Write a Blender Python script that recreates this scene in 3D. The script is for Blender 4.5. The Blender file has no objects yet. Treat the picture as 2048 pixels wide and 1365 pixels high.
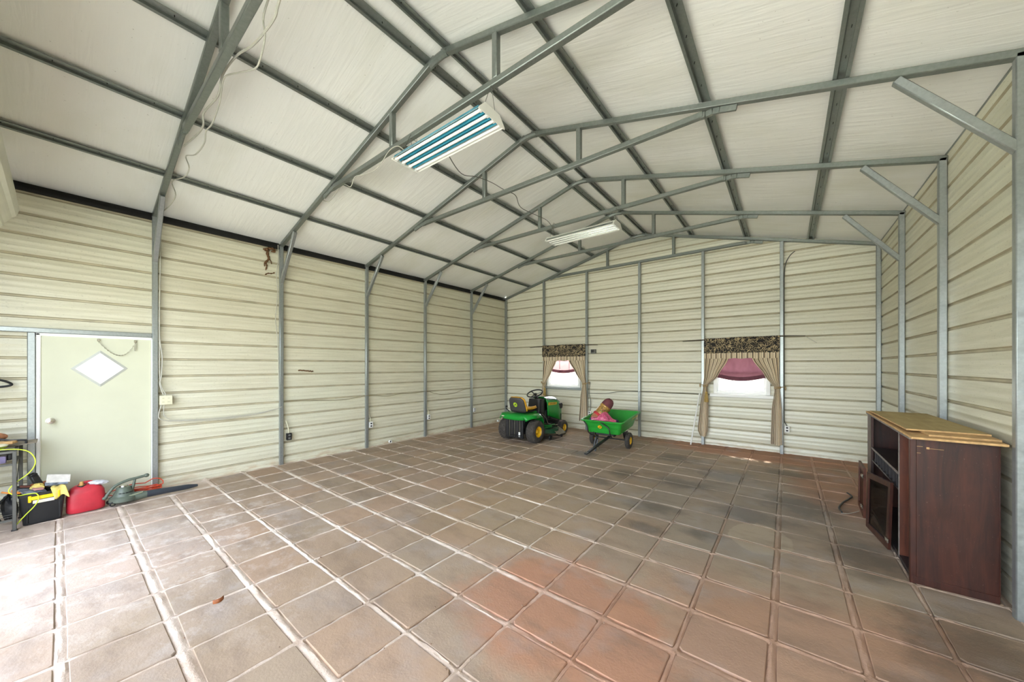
import bpy, bmesh, math, random
from mathutils import Vector, Matrix
random.seed(7)
C = bpy.context.scene.collection
SC = bpy.context.scene
PI = math.pi
# ---------------------------------------------------------------- camera
W, H, R, RX = 7.942, 3.685, 4.735, 4.023          # inner width, eave, ridge underside, ridge x
YF = [0.0, 1.52, 3.069, 4.552, 6.115, 7.609]      # steel frames
cam_d = bpy.data.cameras.new('camera')
cam = bpy.data.objects.new('camera', cam_d); C.objects.link(cam)
cam.location = (6.756, -0.809, 1.664)
cam.rotation_euler = (PI/2, 0, 0.661)
cam_d.sensor_width = 36.0
cam_d.lens = 705.84/2048*36
cam_d.shift_y = (732.3-682.5)/2048
cam_d.clip_start = 0.02
SC.camera = cam
# ---------------------------------------------------------------- world, sun, exposure
wd = bpy.data.worlds.new('sky'); SC.world = wd; wd.use_nodes = True
wn = wd.node_tree; wn.nodes.clear()
sky = wn.nodes.new('ShaderNodeTexSky'); sky.sky_type = 'NISHITA'
sky.sun_disc = False; sky.sun_elevation = math.radians(55); sky.sun_rotation = math.radians(-8)
sky.air_density = 1.0; sky.dust_density = 3.0; sky.ozone_density = 1.0
hs = wn.nodes.new('ShaderNodeHueSaturation'); hs.inputs['Saturation'].default_value = 0.45
bg = wn.nodes.new('ShaderNodeBackground'); bg.inputs['Strength'].default_value = 1.0
wo = wn.nodes.new('ShaderNodeOutputWorld')
wn.links.new(sky.outputs[0], hs.inputs['Color']); wn.links.new(hs.outputs[0], bg.inputs[0]); wn.links.new(bg.outputs[0], wo.inputs[0])
sl = bpy.data.lights.new('sun', 'SUN'); sl.energy = 8.0; sl.angle = math.radians(0.6); sl.color = (1.0, 0.955, 0.885)
so = bpy.data.objects.new('sun', sl); C.objects.link(so)
so.rotation_euler = Vector((0.12, -0.56, -0.80)).to_track_quat('-Z', 'Y').to_euler()
for x0, x1 in ((1.05, 3.95), (4.3, 7.75)):          # portals guide the sky light through the two open doorways
    al = bpy.data.lights.new('doorway_portal', 'AREA'); al.shape = 'RECTANGLE'; al.size = x1-x0; al.size_y = 3.2
    al.cycles.is_portal = True
    ao = bpy.data.objects.new('doorway_portal', al); C.objects.link(ao)
    ao.location = ((x0+x1)/2, -1.72, 1.6); ao.rotation_euler = (PI/2, 0, 0)
SC.view_settings.view_transform = 'Standard'; SC.view_settings.look = 'None'
SC.view_settings.gamma = 1.0; SC.view_settings.use_curve_mapping = False
SC.view_settings.exposure = 1.52
SC.cycles.max_bounces = 10; SC.cycles.diffuse_bounces = 7; SC.cycles.glossy_bounces = 4
SC.cycles.transparent_max_bounces = 8; SC.cycles.sample_clamp_indirect = 12
# ---------------------------------------------------------------- helpers
class MB:
    """collects shapes in one bmesh; org is subtracted when the mesh is built"""
    def __init__(s, org=(0, 0, 0)):
        s.bm = bmesh.new(); s.org = Vector(org); s.uv = s.bm.loops.layers.uv.new('UVMap')
    def _bev(s, verts, b, seg=1):
        if b > 0:
            es = list({e for v in verts for e in v.link_edges})
            bmesh.ops.bevel(s.bm, geom=es, offset=b, segments=seg, affect='EDGES', profile=0.5)
    def box(s, c, d, rot=None, b=0.0, seg=1):
        M = Matrix.Translation(Vector(c)) @ (rot.to_4x4() if rot else Matrix.Identity(4)) @ Matrix.Diagonal((d[0], d[1], d[2], 1))
        r = bmesh.ops.create_cube(s.bm, size=1, matrix=M); s._bev(r['verts'], b, seg); return s
    def bb(s, lo, hi, b=0.0, seg=1):
        lo, hi = Vector(lo), Vector(hi); return s.box((lo+hi)/2, hi-lo, None, b, seg)
    def beam(s, p0, p1, w, h, up=(0, 0, 1), b=0.0):
        p0, p1 = Vector(p0), Vector(p1); z = (p1-p0); L = z.length; z.normalize()
        x = Vector(up).cross(z)
        if x.length < 1e-4: x = Vector((1, 0, 0))
        x.normalize(); y = z.cross(x)
        rot = Matrix((x, y, z)).transposed()
        return s.box((p0+p1)/2, (w, h, L), rot, b)
    def tube(s, pts, r, n=8, closed=False, cap=True):
        P = [Vector(p) for p in pts]; N = len(P)
        if not hasattr(r, '__len__'): r = [r]*N
        rings = []; x = None
        for i in range(N):
            t = (P[(i+1) % N]-P[i-1]) if closed else (P[min(i+1, N-1)]-P[max(i-1, 0)])
            t.normalize()
            if x is None:
                x = Vector((0, 0, 1)).cross(t)
                if x.length < 1e-3: x = Vector((1, 0, 0)).cross(t)
            x = (x-t*x.dot(t)).normalized(); y = t.cross(x)
            rings.append([s.bm.verts.new(P[i]+(x*math.cos(2*PI*k/n)+y*math.sin(2*PI*k/n))*r[i]) for k in range(n)])
        for i in range(N if closed else N-1):
            a, c = rings[i], rings[(i+1) % N]
            for k in range(n): s.bm.faces.new((a[k], a[(k+1) % n], c[(k+1) % n], c[k]))
        if cap and not closed:
            s.bm.faces.new(rings[0][::-1]); s.bm.faces.new(rings[-1])
        return s
    def lathe(s, prof, n=24, M=None, cap=True):
        M = M or Matrix.Identity(4); rings = []
        for (r, z) in prof:
            rings.append([s.bm.verts.new(M @ Vector((r*math.cos(2*PI*k/n), r*math.sin(2*PI*k/n), z))) for k in range(n)])
        for a, c in zip(rings, rings[1:]):
            for k in range(n): s.bm.faces.new((a[k], a[(k+1) % n], c[(k+1) % n], c[k]))
        if cap: s.bm.faces.new(rings[0][::-1]); s.bm.faces.new(rings[-1])
        return s
    def prism(s, poly, d, M=None, b=0.0):
        """2-D polygon in XY, thickness d along +Z, placed by M"""
        M = M or Matrix.Identity(4); n = len(poly)
        lo = [s.bm.verts.new(M @ Vector((p[0], p[1], 0))) for p in poly]
        hi = [s.bm.verts.new(M @ Vector((p[0], p[1], d))) for p in poly]
        s.bm.faces.new(lo[::-1]); s.bm.faces.new(hi)
        for k in range(n): s.bm.faces.new((lo[k], lo[(k+1) % n], hi[(k+1) % n], hi[k]))
        s._bev(lo+hi, b); return s
    def grid(s, fn, nu, nv, closed_u=False):
        V = [[s.bm.verts.new(Vector(fn(i/nu, j/nv))) for i in range(nu+(0 if closed_u else 1))] for j in range(nv+1)]
        for j in range(nv):
            for i in range(nu):
                i2 = (i+1) % nu if closed_u else i+1
                f = s.bm.faces.new((V[j][i], V[j][i2], V[j+1][i2], V[j+1][i]))
                for l, (a, c) in zip(f.loops, ((i, j), (i+1, j), (i+1, j+1), (i, j+1))): l[s.uv].uv = (a/nu, c/nv)
        return V
    def quad(s, a, b, c, d):
        return s.bm.faces.new([s.bm.verts.new(Vector(p)) for p in (a, b, c, d)])
    def blob(s, c, r, rot=None, n=16, m=10, fn=None):
        """ellipsoid, radii r, optional radial factor fn(theta, phi)"""
        Rm = rot or Matrix.Identity(3); c = Vector(c)
        def f(u, v):
            a = 2*PI*u; p = PI*(v*0.998+0.001); k = fn(a, p) if fn else 1
            return c+Rm @ Vector((r[0]*k*math.sin(p)*math.cos(a), r[1]*k*math.sin(p)*math.sin(a), r[2]*k*math.cos(p)))
        s.grid(f, n, m, True); return s
    def mesh(s, name, smooth=True, weld=False):
        if weld: bmesh.ops.remove_doubles(s.bm, verts=s.bm.verts[:], dist=1e-4)
        bmesh.ops.recalc_face_normals(s.bm, faces=s.bm.faces[:])
        me = bpy.data.meshes.new(name)
        if s.org.length: bmesh.ops.translate(s.bm, verts=s.bm.verts[:], vec=-s.org)
        s.bm.to_mesh(me); s.bm.free()
        if smooth: me.shade_smooth(); me.set_sharp_from_angle(angle=math.radians(38))
        return me
    def build(s, name, mat, parent=None, smooth=True, weld=False, loc=None):
        me = s.mesh(name, smooth, weld)
        if mat: me.materials.append(mat)
        o = bpy.data.objects.new(name, me); C.objects.link(o)
        if parent: o.parent = parent
        if loc is not None: o.location = loc
        return o
def tag(o, label=None, cat=None, group=None, kind=None):
    if label: o['label'] = label
    if cat: o['category'] = cat
    if group: o['group'] = group
    if kind: o['kind'] = kind
    return o
def thing(name, loc, label, cat, rz=0.0, group=None, kind=None):
    o = bpy.data.objects.new(name, None); C.objects.link(o)
    o.location = loc; o.rotation_euler = (0, 0, rz); o.empty_display_size = 0.1
    return tag(o, label, cat, group, kind)
def copy_tree(o, parent=None):
    c = o.copy(); C.objects.link(c); c.parent = parent
    for ch in [k for k in o.children]: copy_tree(ch, c)
    return c
def RZ(a): return Matrix.Rotation(a, 3, 'Z')
def RXm(a): return Matrix.Rotation(a, 3, 'X')
def RYm(a): return Matrix.Rotation(a, 3, 'Y')
def spline(pts, n=6):
    P = [Vector(p) for p in pts]; out = []
    for i in range(len(P)-1):
        a, b, c, d = P[max(i-1, 0)], P[i], P[i+1], P[min(i+2, len(P)-1)]
        for k in range(n):
            t = k/n
            out.append(0.5*((2*b)+(c-a)*t+(2*a-5*b+4*c-d)*t*t+(3*b-a-3*c+d)*t**3))
    out.append(P[-1]); return out
# ---------------------------------------------------------------- materials
def srgb(r, g, b):
    f = lambda c: (c/255/12.92) if c/255 <= 0.04045 else ((c/255+0.055)/1.055)**2.4
    return (f(r), f(g), f(b), 1)
class NT:
    def __init__(s, name):
        s.m = bpy.data.materials.new(name); s.m.use_nodes = True; s.t = s.m.node_tree
        s.p = s.t.nodes['Principled BSDF']; s.out = s.t.nodes['Material Output']
    def n(s, typ, **kw):
        nd = s.t.nodes.new(typ)
        for k, v in kw.items():
            if k in nd.inputs.keys(): nd.inputs[k].default_value = v
            else: setattr(nd, k, v)
        return nd
    def l(s, a, b): s.t.links.new(a, b)
    def pos(s): return s.n('ShaderNodeNewGeometry').outputs['Position']
    def obj(s): return s.n('ShaderNodeTexCoord').outputs['Object']
    def map(s, v, scale=(1, 1, 1), loc=(0, 0, 0), rot=(0, 0, 0)):
        m = s.n('ShaderNodeMapping'); m.inputs['Scale'].default_value = scale; m.inputs['Location'].default_value = loc; m.inputs['Rotation'].default_value = rot
        s.l(v, m.inputs['Vector']); return m.outputs[0]
    def noise(s, v, scale, detail=4, rough=0.55, dist=0.0):
        n = s.n('ShaderNodeTexNoise'); n.inputs['Scale'].default_value = scale; n.inputs['Detail'].default_value = detail
        n.inputs['Roughness'].default_value = rough; n.inputs['Distortion'].default_value = dist
        s.l(v, n.inputs['Vector']); return n.outputs['Fac']
    def ramp(s, f, stops, interp='LINEAR'):
        r = s.n('ShaderNodeValToRGB'); r.color_ramp.interpolation = interp; e = r.color_ramp.elements
        while len(e) < len(stops): e.new(0.5)
        for k, (p, c) in enumerate(stops):
            e[k].position = p; e[k].color = c if len(c) == 4 else (*c, 1)
        s.l(f, r.inputs[0]); return r.outputs[0]
    def mix(s, f, a, b, mode='MIX'):
        m = s.n('ShaderNodeMix', data_type='RGBA', blend_type=mode)
        for sock, v in ((m.inputs[0], f), (m.inputs[6], a), (m.inputs[7], b)):
            if hasattr(v, 'is_output'): s.l(v, sock)
            else: sock.default_value = v
        return m.outputs[2]
    def math(s, op, a, b=None, clamp=False):
        m = s.n('ShaderNodeMath', operation=op); m.use_clamp = clamp
        for sock, v in ((m.inputs[0], a), (m.inputs[1], b)):
            if v is None: continue
            if hasattr(v, 'is_output'): s.l(v, sock)
            else: sock.default_value = v
        return m.outputs[0]
    def xyz(s, v):
        n = s.n('ShaderNodeSeparateXYZ'); s.l(v, n.inputs[0]); return n.outputs
    def bump(s, h, st=0.3, dist=0.01):
        b = s.n('ShaderNodeBump'); b.inputs['Strength'].default_value = st; b.inputs['Distance'].default_value = dist
        s.l(h, b.inputs['Height']); s.l(b.outputs[0], s.p.inputs['Normal'])
    def set(s, col=None, rough=None, metal=None, **kw):
        for k, v in (('Base Color', col), ('Roughness', rough), ('Metallic', metal), *kw.items()):
            if v is None: continue
            if hasattr(v, 'is_output'): s.l(v, s.p.inputs[k])
            else: s.p.inputs[k].default_value = v
        return s.m
def pm(name, col, rough=0.5, metal=0.0, var=0.12, scale=8.0, bump=0.0, bscale=60.0, col2=None, **kw):
    t = NT(name); v = t.obj(); f = t.noise(v, scale)
    c2 = col2 or tuple(max(0, c*(1-var*2)) for c in col[:3])+(1,)
    c = t.mix(t.ramp(f, [(0.35, (0, 0, 0)), (0.65, (1, 1, 1))]), c2, col)
    if bump: t.bump(t.noise(v, bscale, 3), bump, 0.004)
    return t.set(c, rough, metal, **kw)
# ---- wall sheet metal, seen from its cream primer side
def wall_mat(name, ca, cb, grime):
    t = NT(name); P = t.pos()
    st = t.noise(t.map(P, (0.9, 0.9, 26)), 1.6, 5, 0.62)
    big = t.noise(P, 0.7, 3)
    c = t.mix(t.ramp(st, [(0.3, (0, 0, 0)), (0.72, (1, 1, 1))]), ca, cb)
    c = t.mix(t.math('MULTIPLY', t.ramp(big, [(0.45, (0, 0, 0)), (0.7, (1, 1, 1))]), 0.35), c, srgb(212, 216, 196))
    sp = t.noise(t.map(P, (14, 14, 60)), 2.2, 2, 0.7)
    c = t.mix(t.math('MULTIPLY', t.ramp(sp, [(0.64, (0, 0, 0)), (0.72, (1, 1, 1))]), grime), c, srgb(128, 122, 98))
    z = t.xyz(P)[2]
    lo = t.math('SUBTRACT', 1.0, t.math('DIVIDE', z, 0.16, True), True)
    dn = t.noise(t.map(P, (2.2, 2.2, 7)), 2.0, 4)
    c = t.mix(t.math('MULTIPLY', t.math('MULTIPLY', lo, t.ramp(dn, [(0.45, (0, 0, 0)), (0.68, (1, 1, 1))])), 0.5), c, srgb(165, 120, 70))
    t.set(c, t.math('ADD', 0.27, t.math('MULTIPLY', st, 0.2)), 0.0)
    t.p.inputs['IOR'].default_value = 1.6
    t.bump(t.noise(t.map(P, (1.2, 1.2, 5)), 1.0, 2), 0.12, 0.03)
    return t.m
M_wall = wall_mat('cream_sheet_metal', srgb(212, 208, 187), srgb(229, 227, 210), 0.4)
M_wallg = wall_mat('grimy_darkened_sheet_metal', srgb(197, 193, 169), srgb(221, 218, 198), 0.55)  # grime speckles; base also darkened to tone down the brightly lit side walls
M_groove = pm('darker_tan_rib_groove', srgb(192, 184, 158), 0.6, var=0.12, scale=4)  # darker tan for the recessed rib faces, keeping the rib lines crisp
def galv(name, col, rough=0.4, metal=0.75):
    t = NT(name); P = t.pos(); f = t.noise(P, 40, 4, 0.6); g = t.noise(t.map(P, (3, 3, 3)), 1.5, 3)
    c = t.mix(t.ramp(f, [(0.35, (0, 0, 0)), (0.68, (1, 1, 1))]), tuple(x*0.82 for x in col[:3])+(1,), col)
    c = t.mix(t.math('MULTIPLY', g, 0.35), c, srgb(108, 132, 122))
    return t.set(c, t.math('ADD', rough-0.08, t.math('MULTIPLY', f, 0.2)), metal)
M_galv = galv('galvanized_steel', srgb(146, 149, 146), 0.40, 0.7)
M_galvb = galv('bright_galvanized_steel', srgb(178, 182, 184), 0.34, 0.7)
def foam_mat():
    t = NT('white_insulation_facing'); P = t.pos()
    n = t.noise(P, 1.1, 4); c = t.mix(n, srgb(238, 238, 234), srgb(248, 248, 246))
    d = t.noise(P, 38, 2, 0.8); c = t.mix(t.math('MULTIPLY', t.ramp(d, [(0.70, (0, 0, 0)), (0.78, (1, 1, 1))]), 0.5), c, srgb(120, 112, 96))
    g = t.noise(t.map(P, (0.5, 0.9, 0.5)), 1.3, 3); c = t.mix(t.math('MULTIPLY', t.ramp(g, [(0.52, (0, 0, 0)), (0.75, (1, 1, 1))]), 0.35), c, srgb(205, 205, 182))
    t.set(c, 0.36, 0.0)
    w = t.noise(t.map(P, (1.1, 10, 1.1), rot=(0, 0, 0.12)), 1.6, 3, 0.5, 0.6)
    q = t.math('SINE', t.math('MULTIPLY', t.xyz(P)[1], 260.0))
    t.bump(t.math('ADD', w, t.math('MULTIPLY', q, 0.010)), 0.2, 0.03)
    return t.m
M_foam = foam_mat()
M_dark = pm('dark_gap_and_screw_tips', srgb(22, 22, 20), 0.8)  # near-black for the eave gap strip and the screw tips
M_white = pm('white_plastic', srgb(236, 236, 232), 0.4, var=0.02)
M_ivory = pm('ivory_plastic', srgb(222, 218, 190), 0.45, var=0.03)
M_black = pm('black_plastic', srgb(26, 27, 29), 0.45, var=0.1)
M_cable = pm('grey_cable_sheath', srgb(190, 188, 176), 0.5, var=0.08)
M_dkcable = pm('dark_grey_cable_sheath', srgb(96, 96, 90), 0.5, var=0.08)
def spot(t, P, x, y, rx, ry, soft=0.35, nz=0.5, sc=2.5):
    q = t.xyz(P); a = t.math('DIVIDE', t.math('SUBTRACT', q[0], x), rx); b = t.math('DIVIDE', t.math('SUBTRACT', q[1], y), ry)
    d = t.math('SQRT', t.math('ADD', t.math('MULTIPLY', a, a), t.math('MULTIPLY', b, b)))
    d = t.math('ADD', d, t.math('MULTIPLY', t.math('SUBTRACT', t.noise(P, sc, 4, 0.65), 0.5), nz*2))
    return t.ramp(d, [(max(0, 1-soft), (1, 1, 1)), (1.0, (0, 0, 0))])
def floor_mat(name, base_a, base_b, grain, mortar=False):
    t = NT(name); P = t.pos()
    big = t.noise(P, 0.9, 5, 0.6); med = t.noise(P, 6, 5, 0.65); fine = t.noise(P, 70, 3, 0.7)
    c = t.mix(t.ramp(big, [(0.35, (0, 0, 0)), (0.65, (1, 1, 1))]), base_a, base_b)
    if not mortar:
        rnd = t.n('ShaderNodeObjectInfo').outputs['Random']
        c = t.mix(0.55, c, t.ramp(rnd, [(0.0, srgb(140, 124, 108)), (0.3, srgb(166, 142, 120)), (0.55, srgb(148, 132, 112)), (0.8, srgb(168, 136, 110)), (1.0, srgb(140, 118, 96))]))
    c = t.mix(t.math('MULTIPLY', t.ramp(med, [(0.45, (0, 0, 0)), (0.75, (1, 1, 1))]), 0.25), c, srgb(130, 110, 94))
    red = t.math('MAXIMUM', t.math('MAXIMUM', spot(t, P, 5.6, 1.3, 0.9, 0.75), t.math('MULTIPLY', spot(t, P, 7.0, 1.3, 1.5, 1.6), 0.55)), spot(t, P, 6.6, 7.35, 2.6, 0.75))
    red = t.math('MAXIMUM', red, t.math('MULTIPLY', spot(t, P, 7.3, 5.6, 0.6, 1.4), 0.8))
    c = t.mix(t.math('MULTIPLY', red, 0.6), c, srgb(170, 112, 80))
    gold = spot(t, P, 4.2, 2.6, 1.2, 1.4, 0.6); c = t.mix(t.math('MULTIPLY', gold, 0.35), c, srgb(154, 134, 98))
    grey = spot(t, P, 6.2, 4.1, 1.5, 2.0, 0.5); c = t.mix(t.math('MULTIPLY', grey, 0.5), c, srgb(128, 122, 110))
    dk = None
    for (x, y, rx, ry) in ((4.75, 4.55, 0.25, 0.3), (4.6, 4.0, 0.3, 0.2), (5.6, 4.6, 0.5, 0.3), (6.0, 5.4, 0.6, 0.4), (5.5, 3.5, 0.4, 0.22), (6.4, 3.9, 0.5, 0.3), (5.2, 6.0, 0.5, 0.35),
                           (6.9, 4.6, 0.5, 0.5), (7.3, 3.5, 0.35, 0.5), (6.1, 3.1, 0.25, 0.16), (5.6, 2.9, 0.22, 0.16), (3.7, 5.3, 0.35, 0.25), (2.3, 6.1, 0.6, 0.6), (7.65, 2.4, 0.45, 0.6), (7.4, 1.75, 0.4, 0.3), (6.8, 6.1, 0.5, 0.25)):
        s_ = spot(t, P, x, y, rx, ry, 0.6, 0.75, 4.0); dk = s_ if dk is None else t.math('MAXIMUM', dk, s_)
    c = t.mix(t.math('MULTIPLY', dk, 0.6), c, srgb(70, 63, 54))
    pale = t.math('MULTIPLY', spot(t, P, 1.6, -0.9, 2.4, 1.5, 0.7), 0.55); c = t.mix(pale, c, srgb(206, 190, 180))  # pale dust plus the doorway's overexposed glare, put into the floor colour
    blob = spot(t, P, 6.55, 3.35, 0.26, 0.36, 0.05, 0.2, 5); c = t.mix(t.math('MULTIPLY', blob, 0.7), c, srgb(166, 150, 128))
    c = t.mix(t.math('MULTIPLY', t.ramp(fine, [(0.6, (0, 0, 0)), (0.8, (1, 1, 1))]), 0.2), c, srgb(120, 104, 92))
    if mortar:
        dust = t.math('MULTIPLY', spot(t, P, 2.0, 2.2, 4.4, 4.2, 0.5, 0.4), t.ramp(t.noise(P, 3.5, 4), [(0.36, (0, 0, 0)), (0.6, (1, 1, 1))])); c = t.mix(t.math('MULTIPLY', dust, 0.75), c, srgb(232, 220, 206))
        c = t.mix(t.math('MULTIPLY', spot(t, P, 6.6, 2.0, 1.5, 2.6, 0.5), 0.45), c, srgb(150, 110, 84))
    else:
        ef = t.math('MULTIPLY', spot(t, P, 2.0, -0.2, 2.6, 1.6, 0.7, 0.5), t.ramp(t.noise(P, 5, 6, 0.7), [(0.5, (0, 0, 0)), (0.66, (1, 1, 1))])); c = t.mix(t.math('MULTIPLY', ef, 0.6), c, srgb(222, 212, 206))
        cl = t.noise(t.map(P, (1.0, 2.4, 1), rot=(0, 0, 0.5)), 1.7, 5, 0.65); c = t.mix(t.math('MULTIPLY', t.ramp(cl, [(0.50, (0, 0, 0)), (0.70, (1, 1, 1))]), 0.5), c, srgb(112, 94, 78))
        gr = t.noise(t.map(P, (1, 1, 1), (5, 2, 0)), 2.3, 4); c = t.mix(t.math('MULTIPLY', t.ramp(gr, [(0.52, (0, 0, 0)), (0.7, (1, 1, 1))]), 0.35), c, srgb(158, 152, 148))
    t.set(c, t.math('SUBTRACT', 0.80, t.math('MULTIPLY', dk, 0.18)), 0.0)
    t.bump(t.math('ADD', t.math('MULTIPLY', med, 0.7), t.math('MULTIPLY', fine, grain)), 0.5, 0.012)
    return t.m
M_paver = floor_mat('worn_concrete_paver', srgb(164, 143, 124), srgb(152, 132, 106), 0.25)
M_mortar = floor_mat('dusty_mortar', srgb(196, 176, 158), srgb(176, 154, 134), 0.7, True)
# ---------------------------------------------------------------- room shell
def zroof(x, off=0.0):
    return (H+(R-H)*x/RX if x < RX else H+(R-H)*(W-x)/(W-RX))+off
def corr_profile(z0, z1, pitch, off):
    pts = []
    k = math.floor((z0-off)/pitch)-1
    while off+k*pitch < z1+pitch:
        b = off+k*pitch
        pts += [(b-0.017, 0), (b-0.008, -0.018), (b+0.008, -0.018), (b+0.017, 0)]
        for q in (0.37, 0.66): pts += [(b+pitch*q-0.014, 0), (b+pitch*q-0.006, 0.0035), (b+pitch*q+0.006, 0.0035), (b+pitch*q+0.014, 0)]
        k += 1
    return pts
def interp(pts, z):
    for a, b in zip(pts, pts[1:]):
        if a[0] <= z <= b[0]: return a[1]+(b[1]-a[1])*(z-a[0])/max(1e-9, b[0]-a[0])
    return 0
def corr_wall(name, P, rng, z0, z1, pitch, off, holes, org, nsheet=4, mat=None):
    """a wall of ribbed sheets; P(u, z, d) -> point, rng(z) -> (u0, u1), holes (u0, u1, z0, z1)"""
    root = thing(name, org, None, None, kind='structure')
    prof = corr_profile(z0, z1, pitch, off)
    cuts = [z0]; k = off+pitch*0.2
    while k < z1:
        if k > z0+0.3 and k < z1-0.15: cuts.append(next((h for hh in holes for h in hh[2:] if abs(h-k) < 0.03), k))
        k += pitch*nsheet
    cuts.append(z1)
    for a, b in zip(cuts, cuts[1:]):
        zs = sorted({a, b, *[q[0] for q in prof if a < q[0] < b], *[h for hh in holes for h in hh[2:] if a < h < b], *([z for z in [H+0.09] if a < z < b])})
        hz = [h for hh in holes for h in hh[2:]]
        zs = [a]+[q for q in zs[1:-1] if q-a > 0.004 and b-q > 0.004 and (q in hz or all(abs(q-h) > 0.004 for h in hz))]+[b]
        m = MB(org)
        for q0, q1 in zip(zs, zs[1:]):
            zm = (q0+q1)/2; r0, r1 = rng(q0), rng(q1)
            if r0[1]-r0[0] < 0.01: continue
            segs = [[0.0, 1.0]]; us = rng(zm)
            iv = sorted([h[:2] for h in holes if h[2] <= zm <= h[3]])
            edges = [us[0]]+[e for i in iv for e in i]+[us[1]]
            d0, d1 = interp(prof, q0), interp(prof, q1)
            for i in range(0, len(edges), 2):
                e0, e1 = edges[i], edges[i+1]
                if e1-e0 < 0.005: continue
                A0, A1 = (r0[0], r1[0]) if i == 0 else (e0, e0)
                B0, B1 = (r0[1], r1[1]) if i+2 >= len(edges) else (e1, e1)
                if B1 < A1: A1 = B1 = (A1+B1)/2
                fc = m.quad(P(A0, q0, d0), P(B0, q0, d0), P(B1, q1, d1), P(A1, q1, d1))
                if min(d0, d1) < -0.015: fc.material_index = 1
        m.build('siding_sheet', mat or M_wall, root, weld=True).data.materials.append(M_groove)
    return root
YB, XL, XR, YFR = 7.672, -0.062, 8.004, -1.72       # sheet planes: gable end, left, right, front
WIN = [(1.47, 2.47, 1.10, 2.02), (5.56, 6.50, 1.10, 2.02)]
corr_wall('wall_left', lambda u, z, d: (XL+d, u, z), lambda z: (YFR, YB), -0.03, 3.66, 0.2343, 0.1146, [(-0.96, -0.025, -0.03, 2.03)], (XL, 3, 0), 4, M_wallg)
corr_wall('wall_right', lambda u, z, d: (XR-d, u, z), lambda z: (YFR, YB), -0.03, 3.76, 0.2325, 0.16, [], (XR, 3, 0), 4, M_wallg)
def gab(z):
    if z <= H+0.09: return (XL, XR)
    t_ = (z-H-0.09)/(R-H+0.012); return (XL+(RX-XL)*t_, XR+(RX-XR)*t_)
corr_wall('wall_back', lambda u, z, d: (u, YB-d, z), gab, -0.03, R+0.10, 0.2315, 0.13, WIN, (4, YB, 0))
corr_wall('wall_front', lambda u, z, d: (u, YFR+d, z), gab, -0.03, R+0.10, 0.2315, 0.13, [(1.05, 3.95, -0.03, 3.2), (4.3, 7.75, -0.03, 3.2)], (4, YFR, 0))
# ceiling: quilted white facing over the purlins, sagging a little in every bay
PUR = [0.86, 1.86, 2.84, 3.87, 4.15, 5.14, 6.13, 7.10]
xs = sorted(set([-0.16, 8.10]+PUR+[RX]+[x+(y-x)*k/6 for x, y in zip([-0.16]+PUR, PUR+[8.10]) for k in range(1, 6)]))
ys = sorted(set([-1.78, 7.76]+YF+[a+(b-a)*k/8 for a, b in zip([-1.78]+YF, YF+[7.76]) for k in range(1, 8)]))
def tent(v, knots):
    for a, b in zip(knots, knots[1:]):
        if a <= v <= b: return math.sin(PI*(v-a)/(b-a))
    return 0
m = MB((4, 3, R))
KX = [-0.16]+PUR+[8.10]; KY = [-1.78]+YF+[7.76]
V = [[m.bm.verts.new((x, y, zroof(x, 0.098)-0.016*tent(x, KX)*tent(y, KY)-0.004*tent(x, KX)*math.sin(y*11+x*3))) for x in xs] for y in ys]
for j in range(len(ys)-1):
    for i in range(len(xs)-1): m.bm.faces.new((V[j][i], V[j][i+1], V[j+1][i+1], V[j+1][i]))
tag(m.build('ceiling', M_foam, loc=(4, 3, R)), kind='structure')
m = MB((4, 3, 4.9))                                   # the steel roofing above the quilt
for x0, x1 in ((-0.25, RX), (RX, 8.2)):
    m.quad((x0, -1.9, zroof(x0, 0.14)), (x1, -1.9, zroof(x1, 0.14)), (x1, 7.95, zroof(x1, 0.14)), (x0, 7.95, zroof(x0, 0.14)))
tag(m.build('roof', M_galv, loc=(4, 3, 4.9), smooth=False), kind='structure')
m = MB((XL, 3, 3.66)); m.bb((-0.11, YFR, 3.645), (-0.02, YB, 3.675)); m.bb((-0.13, YFR, 3.66), (-0.10, YB, 3.80))  # dark strip stands in for the shaded eave gap above the wall
tag(m.build('trim_eave_gap', M_dark, loc=(XL, 3, 3.66), smooth=False), kind='structure')
m = MB((XR, 3, 3.7)); m.bb((8.0, YFR, 3.74), (8.06, YB, 3.80))
m.bb((XR-0.035, YB-0.035, -0.02), (XR+0.04, YB+0.04, 3.74)); m.bb((XL-0.04, YB-0.035, -0.02), (XL+0.035, YB+0.04, 3.66))
tag(m.build('trim_2', M_galv, loc=(XR, 3, 3.7), smooth=False), kind='structure')
# outside ground: pale gravel yard round the building
gm = pm('pale_gravel', srgb(186, 188, 172), 0.9, var=0.1, scale=3, bump=0.4, bscale=40)
m = MB(); m.quad((-30, -34, -0.12), (38, -34, -0.12), (38, YFR-0.05, -0.12), (-30, YFR-0.05, -0.12)); m.quad((-30, YB+0.03, -0.12), (38, YB+0.03, -0.12), (38, 40, -0.12), (-30, 40, -0.12))
tag(m.build('ground', gm, smooth=False), kind='structure')
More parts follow.
